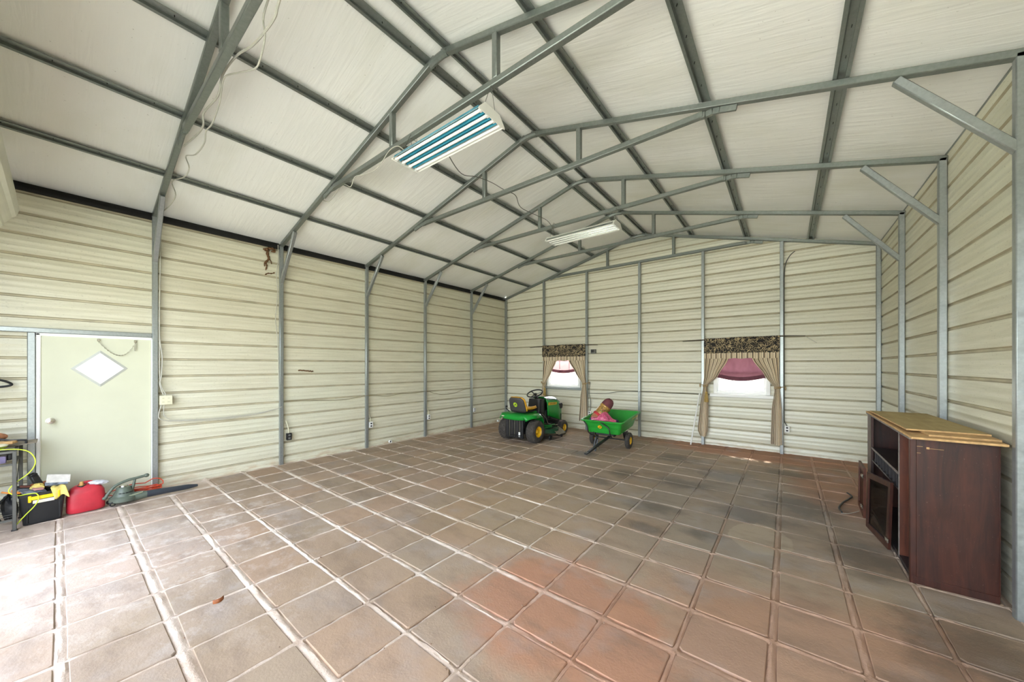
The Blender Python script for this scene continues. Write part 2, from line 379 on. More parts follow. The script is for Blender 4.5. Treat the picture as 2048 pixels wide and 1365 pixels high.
# ---------------------------------------------------------------- floor: mortar bed + concrete pavers
GX = [0.52, 0.97, 1.42, 1.86, 2.22, 2.65, 3.11, 3.55, 3.985, 4.43, 4.88, 5.335, 5.795, 6.24, 6.69, 7.11, 7.52, 7.97]
GY = [-1.68, -1.25, -0.80, -0.36, 0.085, 0.53, 0.97, 1.40, 1.845, 2.30, 2.76, 3.20, 3.66, 4.12, 4.58, 5.03, 5.48, 5.93, 6.38, 6.83, 7.26, 7.66]
def jw_x(i): return (0.026, 0.03, 0.024, 0.03)[i % 4] if GX[i] < 5 else (0.026, 0.03, 0.046, 0.05, 0.034, 0.03)[i % 6]
def jw_y(j): return (0.05, 0.062, 0.05, 0.066, 0.055, 0.042)[j % 6] if GY[j] < 2 else (0.03, 0.036)[j % 2]
rg = random.Random(3)
GXX = [0.06]+GX
gx = [-0.2]; gy = [-1.76]
for i, x in enumerate(GXX):
    w_ = 0.03 if i == 0 else jw_x(i-1)
    gx += [x-w_/2-0.004, x-w_/4, x, x+w_/4, x+w_/2+0.004]
for j, y in enumerate(GY):
    w_ = jw_y(j); gy += [y-w_/2-0.004, y-w_/4, y, y+w_/4, y+w_/2+0.004]
gx.append(8.1); gy.append(7.75)
def dens(a, s):
    o = []
    for p, q in zip(a, a[1:]):
        n = max(1, int((q-p)/s+0.5)); o += [p+(q-p)*k/n for k in range(n)]
    return o+[a[-1]]
gx, gy = dens(sorted(gx), 0.055), dens(sorted(gy), 0.055)
def jd(v, knots, wf):
    best = 9
    for i, k in enumerate(knots):
        best = min(best, abs(v-k)/(wf(i)/2))
    return best
m = MB(); V = []
for y in gy:
    row = []; dy = jd(y, GY, jw_y)
    for x in gx:
        dx = jd(x, GXX, lambda i: 0.03 if i == 0 else jw_x(i-1)); d = min(dx, dy)
        zc = -0.016 if d > 1.05 else 0.009*(1-d*d)-0.011+rg.uniform(-0.005, 0.005)
        if x < 0.52 and y < 0.5: zc = -0.012+rg.uniform(-0.003, 0.003)
        row.append(m.bm.verts.new((x+rg.uniform(-0.003, 0.003), y+rg.uniform(-0.003, 0.003), zc)))
    V.append(row)
for j in range(len(gy)-1):
    for i in range(len(gx)-1): m.bm.faces.new((V[j][i], V[j][i+1], V[j+1][i+1], V[j+1][i]))
FLOOR = m.build('floor', M_mortar); tag(FLOOR, kind='structure')
def paver_bm(m, c, dx, dy, r_, seed):
    q = random.Random(seed); b = 0.004; poly = []
    hx, hy = dx/2, dy/2
    for sx, sy in ((-1, -1), (1, -1), (1, 1), (-1, 1)):
        k = q.choice((0.006, 0.008, 0.012, 0.022)); jx, jy = q.uniform(-0.004, 0.004), q.uniform(-0.004, 0.004)
        p1 = (sx*(hx-k)+jx, sy*hy+jy); p2 = (sx*hx+jx, sy*(hy-k)+jy)
        poly += [p1, p2] if sx*sy < 0 else [p2, p1]
    zt = [q.uniform(-0.002, 0.002) for _ in range(4)]
    top = [m.bm.verts.new(Vector((c[0]+p[0]*(1-b/hx), c[1]+p[1]*(1-b/hy), c[2]+zt[i//2]))) for i, p in enumerate(poly)]
    mid = [m.bm.verts.new(Vector((c[0]+p[0], c[1]+p[1], c[2]-0.005+zt[i//2]))) for i, p in enumerate(poly)]
    bot = [m.bm.verts.new(Vector((c[0]+p[0], c[1]+p[1], c[2]-0.03))) for p in poly]
    m.bm.faces.new(top)
    for A, B in ((mid, top), (bot, mid)):
        for k in range(8): m.bm.faces.new((A[k], A[(k+1) % 8], B[(k+1) % 8], B[k]))
slabs = []
for i in range(len(GXX)-1):
    for j in range(len(GY)-1):
        if GXX[i] < 0.5 and GY[j] < 0.5: continue
        x0 = GXX[i]+(0.03 if i == 0 else jw_x(i-1))/2; x1 = GXX[i+1]-jw_x(i)/2
        y0 = GY[j]+jw_y(j)/2; y1 = GY[j+1]-jw_y(j+1)/2
        cx, cy = (x0+x1)/2, (y0+y1)/2
        v = Vector((cx, cy, 0))-cam.location
        dep = -v.x*math.sin(0.661)+v.y*math.cos(0.661); lat = v.x*math.cos(0.661)+v.y*math.sin(0.661)
        vis = dep > 0.2 and abs(lat)/dep < 1.6 and (1.664/max(dep, .01))*705 < 760
        slabs.append((0 if vis else 1, (v.length if vis else 99+v.length), x0, x1, y0, y1))
slabs.sort()
meshes = {}; st_ = MB()
for n, (nv, dist, x0, x1, y0, y1) in enumerate(slabs):
    cx, cy = (x0+x1)/2, (y0+y1)/2; zt = rg.uniform(-0.003, 0.002)
    if n < 298:
        key = (round(x1-x0, 2), round(y1-y0, 2), n % 3)
        if key not in meshes:
            mm = MB(); paver_bm(mm, (0, 0, 0), x1-x0, y1-y0, 0, n); me = mm.mesh('paver', False); me.materials.append(M_paver); meshes[key] = me
        o = bpy.data.objects.new('paver', meshes[key]); C.objects.link(o); o.parent = FLOOR; o.location = (cx, cy, zt)
        o.rotation_euler = (rg.uniform(-0.006, 0.006), rg.uniform(-0.006, 0.006), rg.uniform(-0.008, 0.008))
    else: paver_bm(st_, (cx, cy, zt), x1-x0, y1-y0, 0, n)
tag(st_.build('pavers', M_paver, FLOOR, smooth=False), kind='stuff')
# ---------------------------------------------------------------- steel frames
T = 0.057
def steel_frame(y, label, brace=True, web=True):
    o = (0, y, 0); t = thing('steel_frame', o, label, 'steel frame', group='steel roof frames')
    zt = H+0.03
    def B(): return MB((0, 0, 0))
    B().bb((-T, -T/2, -0.02), (0, T/2, zt), 0.006).build('post', M_galvb, t)
    B().bb((W, -T/2, -0.02), (W+T, T/2, zt), 0.006).build('post', M_galvb, t)
    s_ = T/2*math.sqrt(1+((R-H)/RX)**2)
    B().beam((-T, 0, zroof(-T, s_)), (RX-0.05, 0, zroof(RX-0.05, s_)), T, T, (0, 1, 0), 0.006).build('rafter', M_galv, t)
    m = B(); m.beam((W+T, 0, zroof(W+T, s_)), (RX+0.05, 0, zroof(RX+0.05, s_)), T, T, (0, 1, 0), 0.006).build('rafter', M_galv, t)
    m = B(); m.tube([(RX-0.13, 0, zroof(RX-0.13, s_-0.004)), (RX-0.06, 0, zroof(RX-0.06, s_-0.01)), (RX, 0, R+s_-0.024), (RX+0.06, 0, zroof(RX+0.06, s_-0.01)), (RX+0.13, 0, zroof(RX+0.13, s_-0.004))], 0.035, 8).build('ridge_bend', M_galv, t)
    zc = 4.122
    B().beam((1.86, 0, zc), (W-1.83, 0, zc), T, T, (0, 1, 0), 0.006).build('tie_beam', M_galv, t)
    for sx in (0, 1):                                  # the crimped, flattened ends of the tie beam, bolted under the rafters
        X = (lambda x: x) if sx == 0 else (lambda x: W-x+0.01)
        m = B(); pr = [(1.90, zc, 0.05), (1.82, zc-0.008, 0.042), (1.76, zc-0.004, 0.03), (1.70, zroof(1.70, -0.02), 0.026), (1.56, zroof(1.56, -0.02), 0.03)]
        for a, b in zip(pr, pr[1:]): m.beam((X(a[0]), 0, a[1]), (X(b[0]), 0, b[1]), T*0.96, (a[2]+b[2])/2, (0, 1, 0), 0.004)
        m.build('crimped_end', M_galv, t)
        if web:
            xw = 3.228 if sx == 0 else 4.77
            B().bb((xw-T/2, -T/2, zc+T/2-0.002), (xw+T/2, T/2, zroof(xw, 0.006)), 0.006).build('web_strut', M_galv, t)
        if brace:
            B().beam((X(-0.012), 0, 3.085), (X(0.545), 0, 3.815), T, T*0.9, (0, 1, 0), 0.006).build('knee_brace', M_galvb, t)
    return t
steel_frame(YF[0], 'galvanized roof frame draped with wires, its left post beside the white door')
steel_frame(YF[1], 'galvanized roof frame carrying the nearer tube light, black outlet at its left post')
steel_frame(YF[2], 'galvanized roof frame whose right post stands just behind the dark wooden cabinet')
steel_frame(YF[3], 'galvanized roof frame carrying the farther white tube light')
steel_frame(YF[4], 'galvanized roof frame last before the gable end wall, with knee braces')
END = steel_frame(YF[5], 'galvanized end frame flat against the gable wall with five slim posts, without knee braces', False, True)
for x, zt, lab in ((1.35, zroof(1.35), 'slim steel gable post left of the smaller curtained window'), (2.665, 4.095, 'slim steel gable post right of the smaller curtained window'),
                   (4.02, 4.095, 'slim steel gable post behind the green cart, midway between the windows'), (5.355, 4.095, 'slim steel gable post left of the larger curtained window'),
                   (6.685, zroof(6.685), 'slim steel gable post right of the larger curtained window')):
    MB().bb((x-T/2, -T/2, -0.02), (x+T/2, T/2, zt), 0.006).build('gable_post', M_galvb, END)['label'] = lab
# purlins: open hat channels with screw tips, resting on the rafters
hat = [(-0.052, 0), (-0.026, 0), (-0.022, 0.024), (0.022, 0.024), (0.026, 0), (0.052, 0), (0.052, 0.003), (0.029, 0.003), (0.0245, 0.0275), (-0.0245, 0.0275), (-0.029, 0.003), (-0.052, 0.003)]
names = ['lowest roof purlin on the left slope, just above the eave', 'second roof purlin up on the left slope', 'third roof purlin up on the left slope', 'roof purlin just left of the ridge',
         'roof purlin just right of the ridge', 'third roof purlin up on the right slope', 'second roof purlin up on the right slope', 'lowest roof purlin on the right slope']
for x, nm in zip(PUR, names):
    a = math.atan((R-H)/RX)*(-1 if x < RX else 1)
    M = Matrix.Translation((0, 0, 0)) @ Matrix.Rotation(a, 4, 'Y') @ Matrix(((1, 0, 0, 0), (0, 0, 1, 0), (0, 1, 0, 0), (0, 0, 0, 1)))
    m = MB(); L0, L1 = -1.75, 7.66
    m.prism(hat, L1-L0, M)
    p = m.build('roof_purlin', M_galv, smooth=False); p.location = (x, L0, zroof(x, 0.0605)); tag(p, nm+', a galvanized hat channel', 'purlin', 'roof purlins')
    m = MB(); k = 0.3
    while k < L1-L0:
        m.beam(Matrix.Rotation(a, 3, 'Y') @ Vector((0.004, k, 0.024)), Matrix.Rotation(a, 3, 'Y') @ Vector((0.004, k, 0.006)), 0.005, 0.005, (0, 1, 0)); k += 0.305
    m.build('screw_tips', M_dark, p, smooth=False)['kind'] = 'stuff'
# ---------------------------------------------------------------- side door
D = thing('door_1', (0, -0.49, 0), None, None, kind='structure')
og = (0, -0.49, 0)
M_door = pm('cream_painted_door', srgb(206, 207, 184), 0.42, var=0.03, scale=2.0)
dy0, dy1, dz0, dz1 = -0.935, -0.04, 0.02, 2.015
xd = -0.035; dc = (-0.485, 1.63); rr = (0.205, 0.2)
def diamond(k, kz=None): return [(dc[0]+k, dc[1]), (dc[0], dc[1]+(kz or k)), (dc[0]-k, dc[1]), (dc[0], dc[1]-(kz or k))]
m = MB(og)                                            # door leaf: one ring of eight faces round the diamond hole, front and back
hole = diamond(0.2, 0.195); outer = [(dy1, dc[1]), (dy1, dz1), (dc[0], dz1), (dy0, dz1), (dy0, dc[1]), (dy0, dz0), (dc[0], dz0), (dy1, dz0)]
for X_ in (xd, xd-0.042):
    hv = [m.bm.verts.new((X_, *p)) for p in hole]; ov = [m.bm.verts.new((X_, *p)) for p in outer]
    for k in range(4):
        a, b, c_ = ov[2*k], ov[2*k+1], ov[(2*k+2) % 8]
        m.bm.faces.new((hv[k], a, b, c_, hv[(k+1) % 4]))
    if X_ == xd: h0, o0 = hv, ov
    else:
        for k in range(4): m.bm.faces.new((h0[k], h0[(k+1) % 4], hv[(k+1) % 4], hv[k]))
        for k in range(8): m.bm.faces.new((o0[k], o0[(k+1) % 8], ov[(k+1) % 8], ov[k]))
m.build('door_leaf', M_door, D, smooth=False)
m = MB(og); a_, b_ = diamond(0.235, 0.228), diamond(0.197, 0.192)
va = [m.bm.verts.new((xd+0.012, *p)) for p in b_]; vb = [m.bm.verts.new((xd+0.004, *p)) for p in a_]; vc = [m.bm.verts.new((xd-0.002, *p)) for p in a_]; vd = [m.bm.verts.new((xd-0.02, *p)) for p in b_]
for A, B_ in ((va, vb), (vb, vc), (va, vd)):
    for k in range(4): m.bm.faces.new((A[k], A[(k+1) % 4], B_[(k+1) % 4], B_[k]))
m.build('window_trim', pm('grey_white_trim', srgb(186, 188, 180), 0.5, var=0.04), D, smooth=False)
def glass(name, tint=(0.97, 0.98, 0.98, 1)):
    t = NT(name); tr = t.n('ShaderNodeBsdfTransparent'); tr.inputs[0].default_value = tint; gl = t.n('ShaderNodeBsdfGlossy'); gl.inputs['Roughness'].default_value = 0.02
    mx = t.n('ShaderNodeMixShader'); mx.inputs[0].default_value = 0.06; t.l(tr.outputs[0], mx.inputs[1]); t.l(gl.outputs[0], mx.inputs[2]); t.l(mx.outputs[0], t.out.inputs[0]); return t.m
M_glass = glass('clear_window_glass')
m = MB(og); m.prism([(p[0], p[1]) for p in diamond(0.2, 0.195)], 0.005, Matrix(((0, 0, 1, xd-0.022), (1, 0, 0, 0), (0, 1, 0, 0), (0, 0, 0, 1)))); m.build('diamond_pane', M_glass, D, smooth=False)
M_chrome = pm('satin_nickel', srgb(200, 196, 186), 0.22, 1.0, var=0.05)
m = MB(og); m.lathe([(0.0, 0), (0.036, 0), (0.036, 0.006), (0.013, 0.008), (0.012, 0.03), (0.026, 0.036), (0.030, 0.048), (0.026, 0.062), (0.0, 0.066)], 20, Matrix.Translation((xd, -0.865, 1.02)) @ Matrix.Rotation(PI/2, 4, 'Y'), cap=False); m.build('door_knob', M_chrome, D)
m = MB(og)                                            # slack door-stop chain
for y in (-0.50, -0.185): m.bb((xd, y-0.012, 1.97), (xd+0.02, y+0.012, 2.0), 0.003)
m.build('chain_bracket', M_chrome, D)
m = MB(og)
cp = [Vector((xd+0.022, -0.50+0.315*k/26, 1.965-0.20*4*(k/26)*(1-k/26)*(0.6+0.45*k/26))) for k in range(27)]
for k in range(26):
    a, b = cp[k], cp[k+1]; d_ = (b-a); mid = (a+b)/2; u_ = d_.normalized(); w_ = (Vector((1, 0, 0)) if k % 2 else u_.cross(Vector((1, 0, 0))))
    m.tube([mid+u_*0.011*math.cos(q*PI/3)+w_*0.005*math.sin(q*PI/3) for q in range(6)], 0.0018, 5, True)
m.build('door_chain', M_chrome, D)
m = MB(og); m.tube([(xd+0.022, -0.186, 1.965), (xd+0.024, -0.187, 1.86)], 0.006, 8); m.build('chain_spring', M_chrome, D)
m = MB(og)                                            # cream jamb
m.bb((-0.075, -0.965, 0), (-0.012, -0.938, 2.04), 0.003); m.bb((-0.075, -0.037, 0), (-0.012, -0.018, 2.04), 0.003); m.bb((-0.075, -0.965, 2.018), (-0.012, -0.018, 2.045), 0.003)
m.bb((-0.085, -0.96, -0.03), (-0.02, -0.025, 0.018), 0.003)
m.build('door_frame', M_white, D, smooth=False)
m = MB((0, -0.6, 2.07)); m.bb((-0.06, YFR+0.03, 2.045), (0.0, -T/2, 2.10), 0.006)
tag(m.build('door_header', M_galvb, loc=(0, -0.6, 2.07)), 'horizontal galvanized steel tube running above the white side door', 'beam')
m = MB((0, -1.0, 0)); m.bb((-0.06, -1.025, -0.02), (0.0, -0.968, 2.045), 0.006)
tag(m.build('door_post', M_galvb, loc=(0, -1.0, 0)), 'bright galvanized steel post on the latch side of the white door', 'post')
# rolled-up doorway curtain over the front opening
M_roll = pm('cream_roll_door_steel', srgb(214, 214, 196), 0.35, var=0.05, scale=3)
t = thing('rolled_up_door', (0.95, -1.35, 3.2), 'cream ribbed roll-up door coiled under the roof at the upper left edge', 'roll-up door')
m = MB(); n = 72; prof = []
for k in range(n):
    r_ = 0.30+(0.0 if k % 8 in (0, 1, 2, 3) else 0.014)
    prof.append((r_*math.cos(2*PI*k/n), r_*math.sin(2*PI*k/n)))
m.prism(prof, 3.05, Matrix(((0, 0, 1, 0), (1, 0, 0, 0), (0, 1, 0, 0), (0, 0, 0, 1)))); m.build('door_coil', M_roll, t, smooth=False)
m = MB(); m.tube([(-0.08, 0, 0), (3.15, 0, 0)], 0.025, 10); m.build('axle', M_galv, t)
for x in (-0.10, 3.13): MB().bb((x, -0.30, -0.10), (x+0.02, 0.06, 0.06), 0.003).build('bracket', M_galv, t)
# ---------------------------------------------------------------- tube lights hung from the tie beams
M_tube = pm('fluorescent_tube_glass', srgb(244, 244, 238), 0.3, var=0.01)
M_hood = pm('white_enamel_hood', srgb(232, 232, 226), 0.4, var=0.03)
M_blue = pm('blue_filmed_reflector', srgb(70, 165, 192), 0.2, 0.35, var=0.15, scale=3)
M_refl = pm('grey_mirror_reflector', srgb(170, 176, 172), 0.2, 0.8, var=0.08)
def tube_light(c, refl, label, rz, tilt=0.0):
    t = thing('tube_light', c, label, 'ceiling light', rz, 'tube light fixtures')
    L, w = 1.20, 0.165
    m = MB(); m.prism([(-w, 0), (-w*0.55, 0.075), (w*0.55, 0.075), (w, 0), (w-0.004, 0), (w*0.53, 0.07), (-w*0.53, 0.07), (-w+0.004, 0)], L, Matrix(((0, 0, 1, -L/2), (1, 0, 0, 0), (0, 1, 0, 0), (0, 0, 0, 1))))
    m.build('hood', M_hood, t, smooth=False)
    for s_ in (-1, 1):
        m = MB(); m.prism([(-w-0.004, -0.012), (-w-0.004, 0.004), (-w*0.58, 0.082), (w*0.58, 0.082), (w+0.004, 0.004), (w+0.004, -0.012)], 0.006, Matrix(((0, 0, 1, s_*L/2-0.003), (1, 0, 0, 0), (0, 1, 0, 0), (0, 0, 0, 1))))
        m.build('end_plate', M_hood, t, smooth=False)
    m = MB(); n = 4; p = 2*w/n
    for k in range(n):                                  # four reflector troughs
        y0 = -w+p*k
        pr = [(y0+0.001, 0.0), (y0+p*0.2, 0.036), (y0+p*0.8, 0.036), (y0+p-0.001, 0.0)]
        for a, b in zip(pr, pr[1:]): m.quad((-L/2+0.02, a[0], a[1]), (L/2-0.02, a[0], a[1]), (L/2-0.02, b[0], b[1]), (-L/2+0.02, b[0], b[1]))
    m.build('reflector', refl, t, smooth=False)
    for k in range(n):
        y0 = -w+p*(k+0.5)
        o = MB().tube([(-L/2+0.035, y0, 0.008), (L/2-0.035, y0, 0.008)], 0.0135, 12).build('fluorescent_tube', M_tube, t)
        for s_ in (-1, 1): MB().bb((s_*(L/2-0.022)-0.012, y0-0.015, -0.008), (s_*(L/2-0.022)+0.012, y0+0.015, 0.03), 0.003).build('lamp_holder', M_white, o)
    for s_ in (-1, 1):
        m = MB(); m.tube([(s_*L*0.47, -0.07, 0.07), (s_*L*0.47, 0.02, 0.30)], 0.0025, 6); m.tube([(s_*L*0.47, 0.09, 0.07), (s_*L*0.47, 0.035, 0.30)], 0.0025, 6)
        m.tube([(s_*L*0.47, 0.02, 0.30), (s_*L*0.47, 0.05, 0.36), (s_*L*0.47, 0.115, 0.36), (s_*L*0.47, 0.12, 0.30), (s_*L*0.47, 0.035, 0.30)], 0.0025, 6)
        m.build('hanging_wire', M_dkcable, t)
    return t
tube_light((4.17, 1.46, 3.785), M_blue, 'nearer four-tube ceiling light with blue reflectors hanging under a roof tie beam', 0.015)
tube_light((4.13, 4.42, 3.785), M_refl, 'farther white four-tube ceiling light hanging towards the gable end', 0.0)
# ---------------------------------------------------------------- cables and outlets
def cable(name, pts, r, mat, label, cat='cable', n=5, group=None):
    org = pts[0]; m = MB(org); m.tube(spline(pts, n), r, 7)
    return tag(m.build(name, mat, loc=org), label, cat, group)
cable('power_cable', [(4.6, 0.045, 4.20), (4.16, 0.07, 4.03), (4.08, 0.07, 3.97), (3.84, 0.07, 3.99), (3.61, 0.07, 4.04), (3.30, 0.06, 4.13), (2.95, 0.055, 4.155), (2.78, 0.06, 4.06), (2.34, 0.05, 4.10), (2.27, 0.06, 4.02), (2.12, 0.06, 4.01), (1.81, 0.06, 4.06), (1.5, 0.04, 4.09)], 0.008, M_cable,
      'pale cable hanging in one shallow loop along the nearest roof frame')
cable('power_cable', [(4.2, 0.05, 4.17), (3.88, 0.07, 4.11), (3.89, 0.075, 3.96), (3.77, 0.08, 3.86), (3.65, 0.08, 3.86), (3.35, 0.07, 3.98), (3.03, 0.06, 4.11), (2.92, 0.06, 4.10), (2.78, 0.07, 4.0), (2.54, 0.07, 3.92), (2.32, 0.07, 3.94), (2.25, 0.07, 3.85), (1.89, 0.07, 3.87), (1.50, 0.06, 3.99), (1.60, 0.07, 3.83), (1.36, 0.07, 3.81), (0.80, 0.05, 3.93), (0.88, 0.07, 3.75), (0.62, 0.06, 3.70), (0.25, 0.05, 3.72), (0.03, 0.05, 3.74)], 0.006, M_cable,
      'thin grey cable drooping in several loops from the nearest roof frame')
cable('wall_cable', [(0.01, 0.05, 3.74), (0.01, 0.047, 3.1), (0.01, 0.04, 2.56), (0.012, 0.04, 2.06), (0.015, 0.065, 1.78), (0.012, 0.055, 1.51), (0.012, 0.04, 1.42), (0.012, 0.075, 1.27)], 0.007, M_cable, 'pale cable running down the post beside the white door to the outlet box')
cable('wall_cable', [(0.01, 0.04, 2.5), (0.014, 0.038, 1.9), (0.012, 0.045, 1.45), (0.012, 0.09, 1.30), (0.012, 0.10, 1.25)], 0.006, M_cable, 'second pale cable beside the door post, ending at the outlet box')
cable('wall_cable', [(0.01, 0.06, 1.14), (0.012, 0.035, 1.03), (0.012, 0.035, 0.95), (0.012, 0.10, 0.91), (-0.01, 0.20, 0.89), (-0.012, 0.5, 0.862), (-0.012, 0.75, 0.855), (-0.012, 1.13, 0.88), (-0.012, 1.40, 0.93), (0.006, 1.52, 0.97)], 0.006, M_cable, 'grey cable looping from under the outlet box along the wall to the next post')
cable('wall_cable', [(0.01, 0.085, 1.14), (0.012, 0.08, 1.0), (0.005, 0.13, 0.93), (-0.012, 0.22, 0.895), (-0.012, 0.75, 0.875), (-0.012, 1.2, 0.90), (0.0, 1.47, 0.95)], 0.005, M_cable, 'second grey cable running just above the low wall cable near the door')
cable('wall_cable', [(0.006, 1.55, 1.07), (-0.012, 1.97, 1.04), (-0.012, 2.51, 1.01), (-0.012, 2.87, 1.035), (0.006, 3.069, 1.06), (-0.012, 3.27, 1.04), (-0.012, 3.54, 1.015), (-0.012, 3.83, 1.04), (-0.012, 4.27, 1.04), (0.006, 4.552, 1.065), (-0.012, 4.81, 1.0), (-0.012, 5.1, 0.945), (-0.012, 5.45, 0.96), (-0.012, 5.8, 1.03), (0.006, 6.115, 1.06)], 0.006, pm('dusty_cable', srgb(150, 142, 112), 0.6), 'dusty cable sagging from post to post along the far part of the left wall')
cable('wall_cable', [(0.006, 1.46, 3.70), (0.01, 1.462, 3.44), (0.0, 1.44, 3.2), (0.01, 1.455, 2.89), (-0.005, 1.425, 2.45), (0.01, 1.455, 2.06), (0.006, 1.47, 1.5), (0.006, 1.475, 1.08)], 0.006, M_cable, 'pale cable clipped down the second wall post from the eave')
cable('power_cable', [(0.03, 1.47, 3.71), (0.10, 1.565, 3.80), (0.41, 1.565, 3.885), (0.97, 1.565, 4.03), (1.39, 1.565, 4.10)], 0.005, M_cable, 'grey cable climbing the left rafter of the second roof frame')
cable('power_cable', [(1.39, 1.575, 4.10), (1.6, 1.57, 4.02), (2.0, 1.56, 4.12), (2.37, 1.48, 3.95), (2.47, 1.48, 4.04), (2.69, 1.48, 4.0), (2.9, 1.48, 3.97), (3.07, 1.48, 4.01), (3.21, 1.48, 4.085), (3.35, 1.48, 4.09), (3.46, 1.48, 4.03), (3.60, 1.48, 3.87)], 0.005, M_cable, 'grey cable looping along the second tie beam to the nearer tube light')
cable('power_cable', [(4.1, 1.56, 3.88), (3.9, 1.75, 3.93), (3.64, 2.2, 4.0), (3.41, 2.7, 4.25), (3.41, 3.0, 4.3), (3.60, 3.1, 4.16), (3.55, 3.4, 4.22), (3.35, 3.8, 4.24), (3.3, 4.3, 4.3), (3.45, 4.5, 4.2), (3.62, 4.5, 3.87)], 0.005, M_dkcable, 'dark cable swinging between the two tube lights')
def outlet(c, face, label, mat=M_white, holes=M_black):
    """two-gang surface outlet box; face = 'x' looks +X, 'y' looks -Y"""
    t = thing('outlet_box', c, label, 'outlet', 0 if face == 'x' else -PI/2, 'outlets low on the walls')
    MB().bb((0, -0.036, 0), (0.045, 0.036, 0.115), 0.004).build('box', mat, t)
    m = MB(); m.bb((0.0445, -0.038, -0.002), (0.049, 0.038, 0.117), 0.002); m.build('cover_plate', mat, t)
    for z in (0.03, 0.082): MB().bb((0.0485, -0.017, z-0.013), (0.052, 0.017, z+0.015), 0.003).build('socket', holes, t)
    return t
M_grey = pm('grey_plastic', srgb(120, 120, 116), 0.5)
outlet((-0.035, 1.63, 0.39), 'x', 'black outlet box beside the second post of the left wall', M_black, M_grey)
outlet((-0.035, 3.145, 0.395), 'x', 'white outlet box with black sockets at the third post of the left wall')
outlet((-0.035, 4.635, 0.38), 'x', 'white outlet box with black sockets at the fourth post of the left wall')
outlet((-0.035, 6.20, 0.395), 'x', 'white outlet box at the fifth post of the left wall, behind the mower')
outlet((6.765, 7.645, 0.415), 'y', 'white outlet box on the gable wall right of the larger window')
outlet((2.745, 7.645, 0.38), 'y', 'white outlet box behind the right curtain of the smaller window')
outlet((5.29, 7.645, 0.40), 'y', 'white outlet box half hidden by the left curtain of the larger window')
for (x, y, z0, z1, lab) in ((0.004, 1.625, 0.5, 0.72, 'short pale conduit above the black outlet box'), (0.004, 3.14, 0.505, 0.68, 'short pale conduit above the outlet at the third left post'), (0.004, 4.63, 0.49, 0.68, 'short pale conduit above the outlet at the fourth left post')):
    cable('outlet_conduit', [(x-0.02, y, z0), (x-0.02, y-0.004, (z0+z1)/2), (x-0.03, y-0.035, z1)], 0.008, M_ivory, lab, 'conduit', 3)
cable('outlet_conduit', [(6.765, 7.625, 0.53), (6.725, 7.62, 0.62), (6.72, 7.62, 0.8), (6.722, 7.62, 1.6), (6.72, 7.62, 2.2), (6.72, 7.62, 3.2), (6.735, 7.62, 3.55), (6.80, 7.60, 3.72), (6.88, 7.6, 3.80)], 0.008, M_dkcable, 'dark conduit rising beside the gable post right of the larger window', 'conduit', 4)
cable('outlet_conduit', [(2.75, 7.625, 0.5), (2.77, 7.62, 0.75), (2.73, 7.62, 0.95), (2.75, 7.62, 1.25)], 0.008, M_dkcable, 'dark conduit behind the right curtain of the smaller window', 'conduit', 4)
cable('wall_cable', [(2.72, 7.60, 0.955), (3.0, 7.61, 0.965), (3.25, 7.61, 0.985), (3.55, 7.61, 1.035), (3.95, 7.61, 1.055), (4.02, 7.57, 1.055), (4.1, 7.61, 1.06), (4.44, 7.61, 1.07), (4.75, 7.61, 1.05), (5.03, 7.61, 1.07), (5.30, 7.60, 1.055)], 0.006, M_dkcable, 'thin cable strung along the gable wall between the two windows')
t = thing('outlet_box', (-0.02, 0.10, 1.135), 'ivory four-socket outlet box on the wall right of the white door', 'outlet')
MB().bb((0, -0.06, 0), (0.05, 0.06, 0.118), 0.005).build('box', M_ivory, t)
MB().bb((0.049, -0.064, -0.003), (0.054, 0.064, 0.121), 0.002).build('cover_plate', M_ivory, t)
for y in (-0.028, 0.028):
    for z in (0.034, 0.084):
        s_ = MB().bb((0.053, y-0.017, z-0.015), (0.056, y+0.017, z+0.015), 0.003).build('socket', M_ivory, t)
        m = MB()
        for q in (-0.006, 0.006): m.bb((0.0555, y+q-0.0015, z-0.004), (0.0565, y+q+0.0015, z+0.006))
        m.build('slots', M_black, s_, smooth=False)
t = thing('wall_gauge', (2.84, 7.66, 1.98), 'small dark square box on the gable wall right of the smaller window', 'gauge')
MB().bb((-0.07, -0.045, 0), (0.07, 0.0, 0.11), 0.006).build('case', M_grey, t)
MB().bb((-0.055, -0.049, 0.03), (0.02, -0.044, 0.095), 0.002).build('dial', M_black, t)
MB().bb((0.03, -0.049, 0.03), (0.06, -0.044, 0.095), 0.002).build('panel', M_dkcable, t)
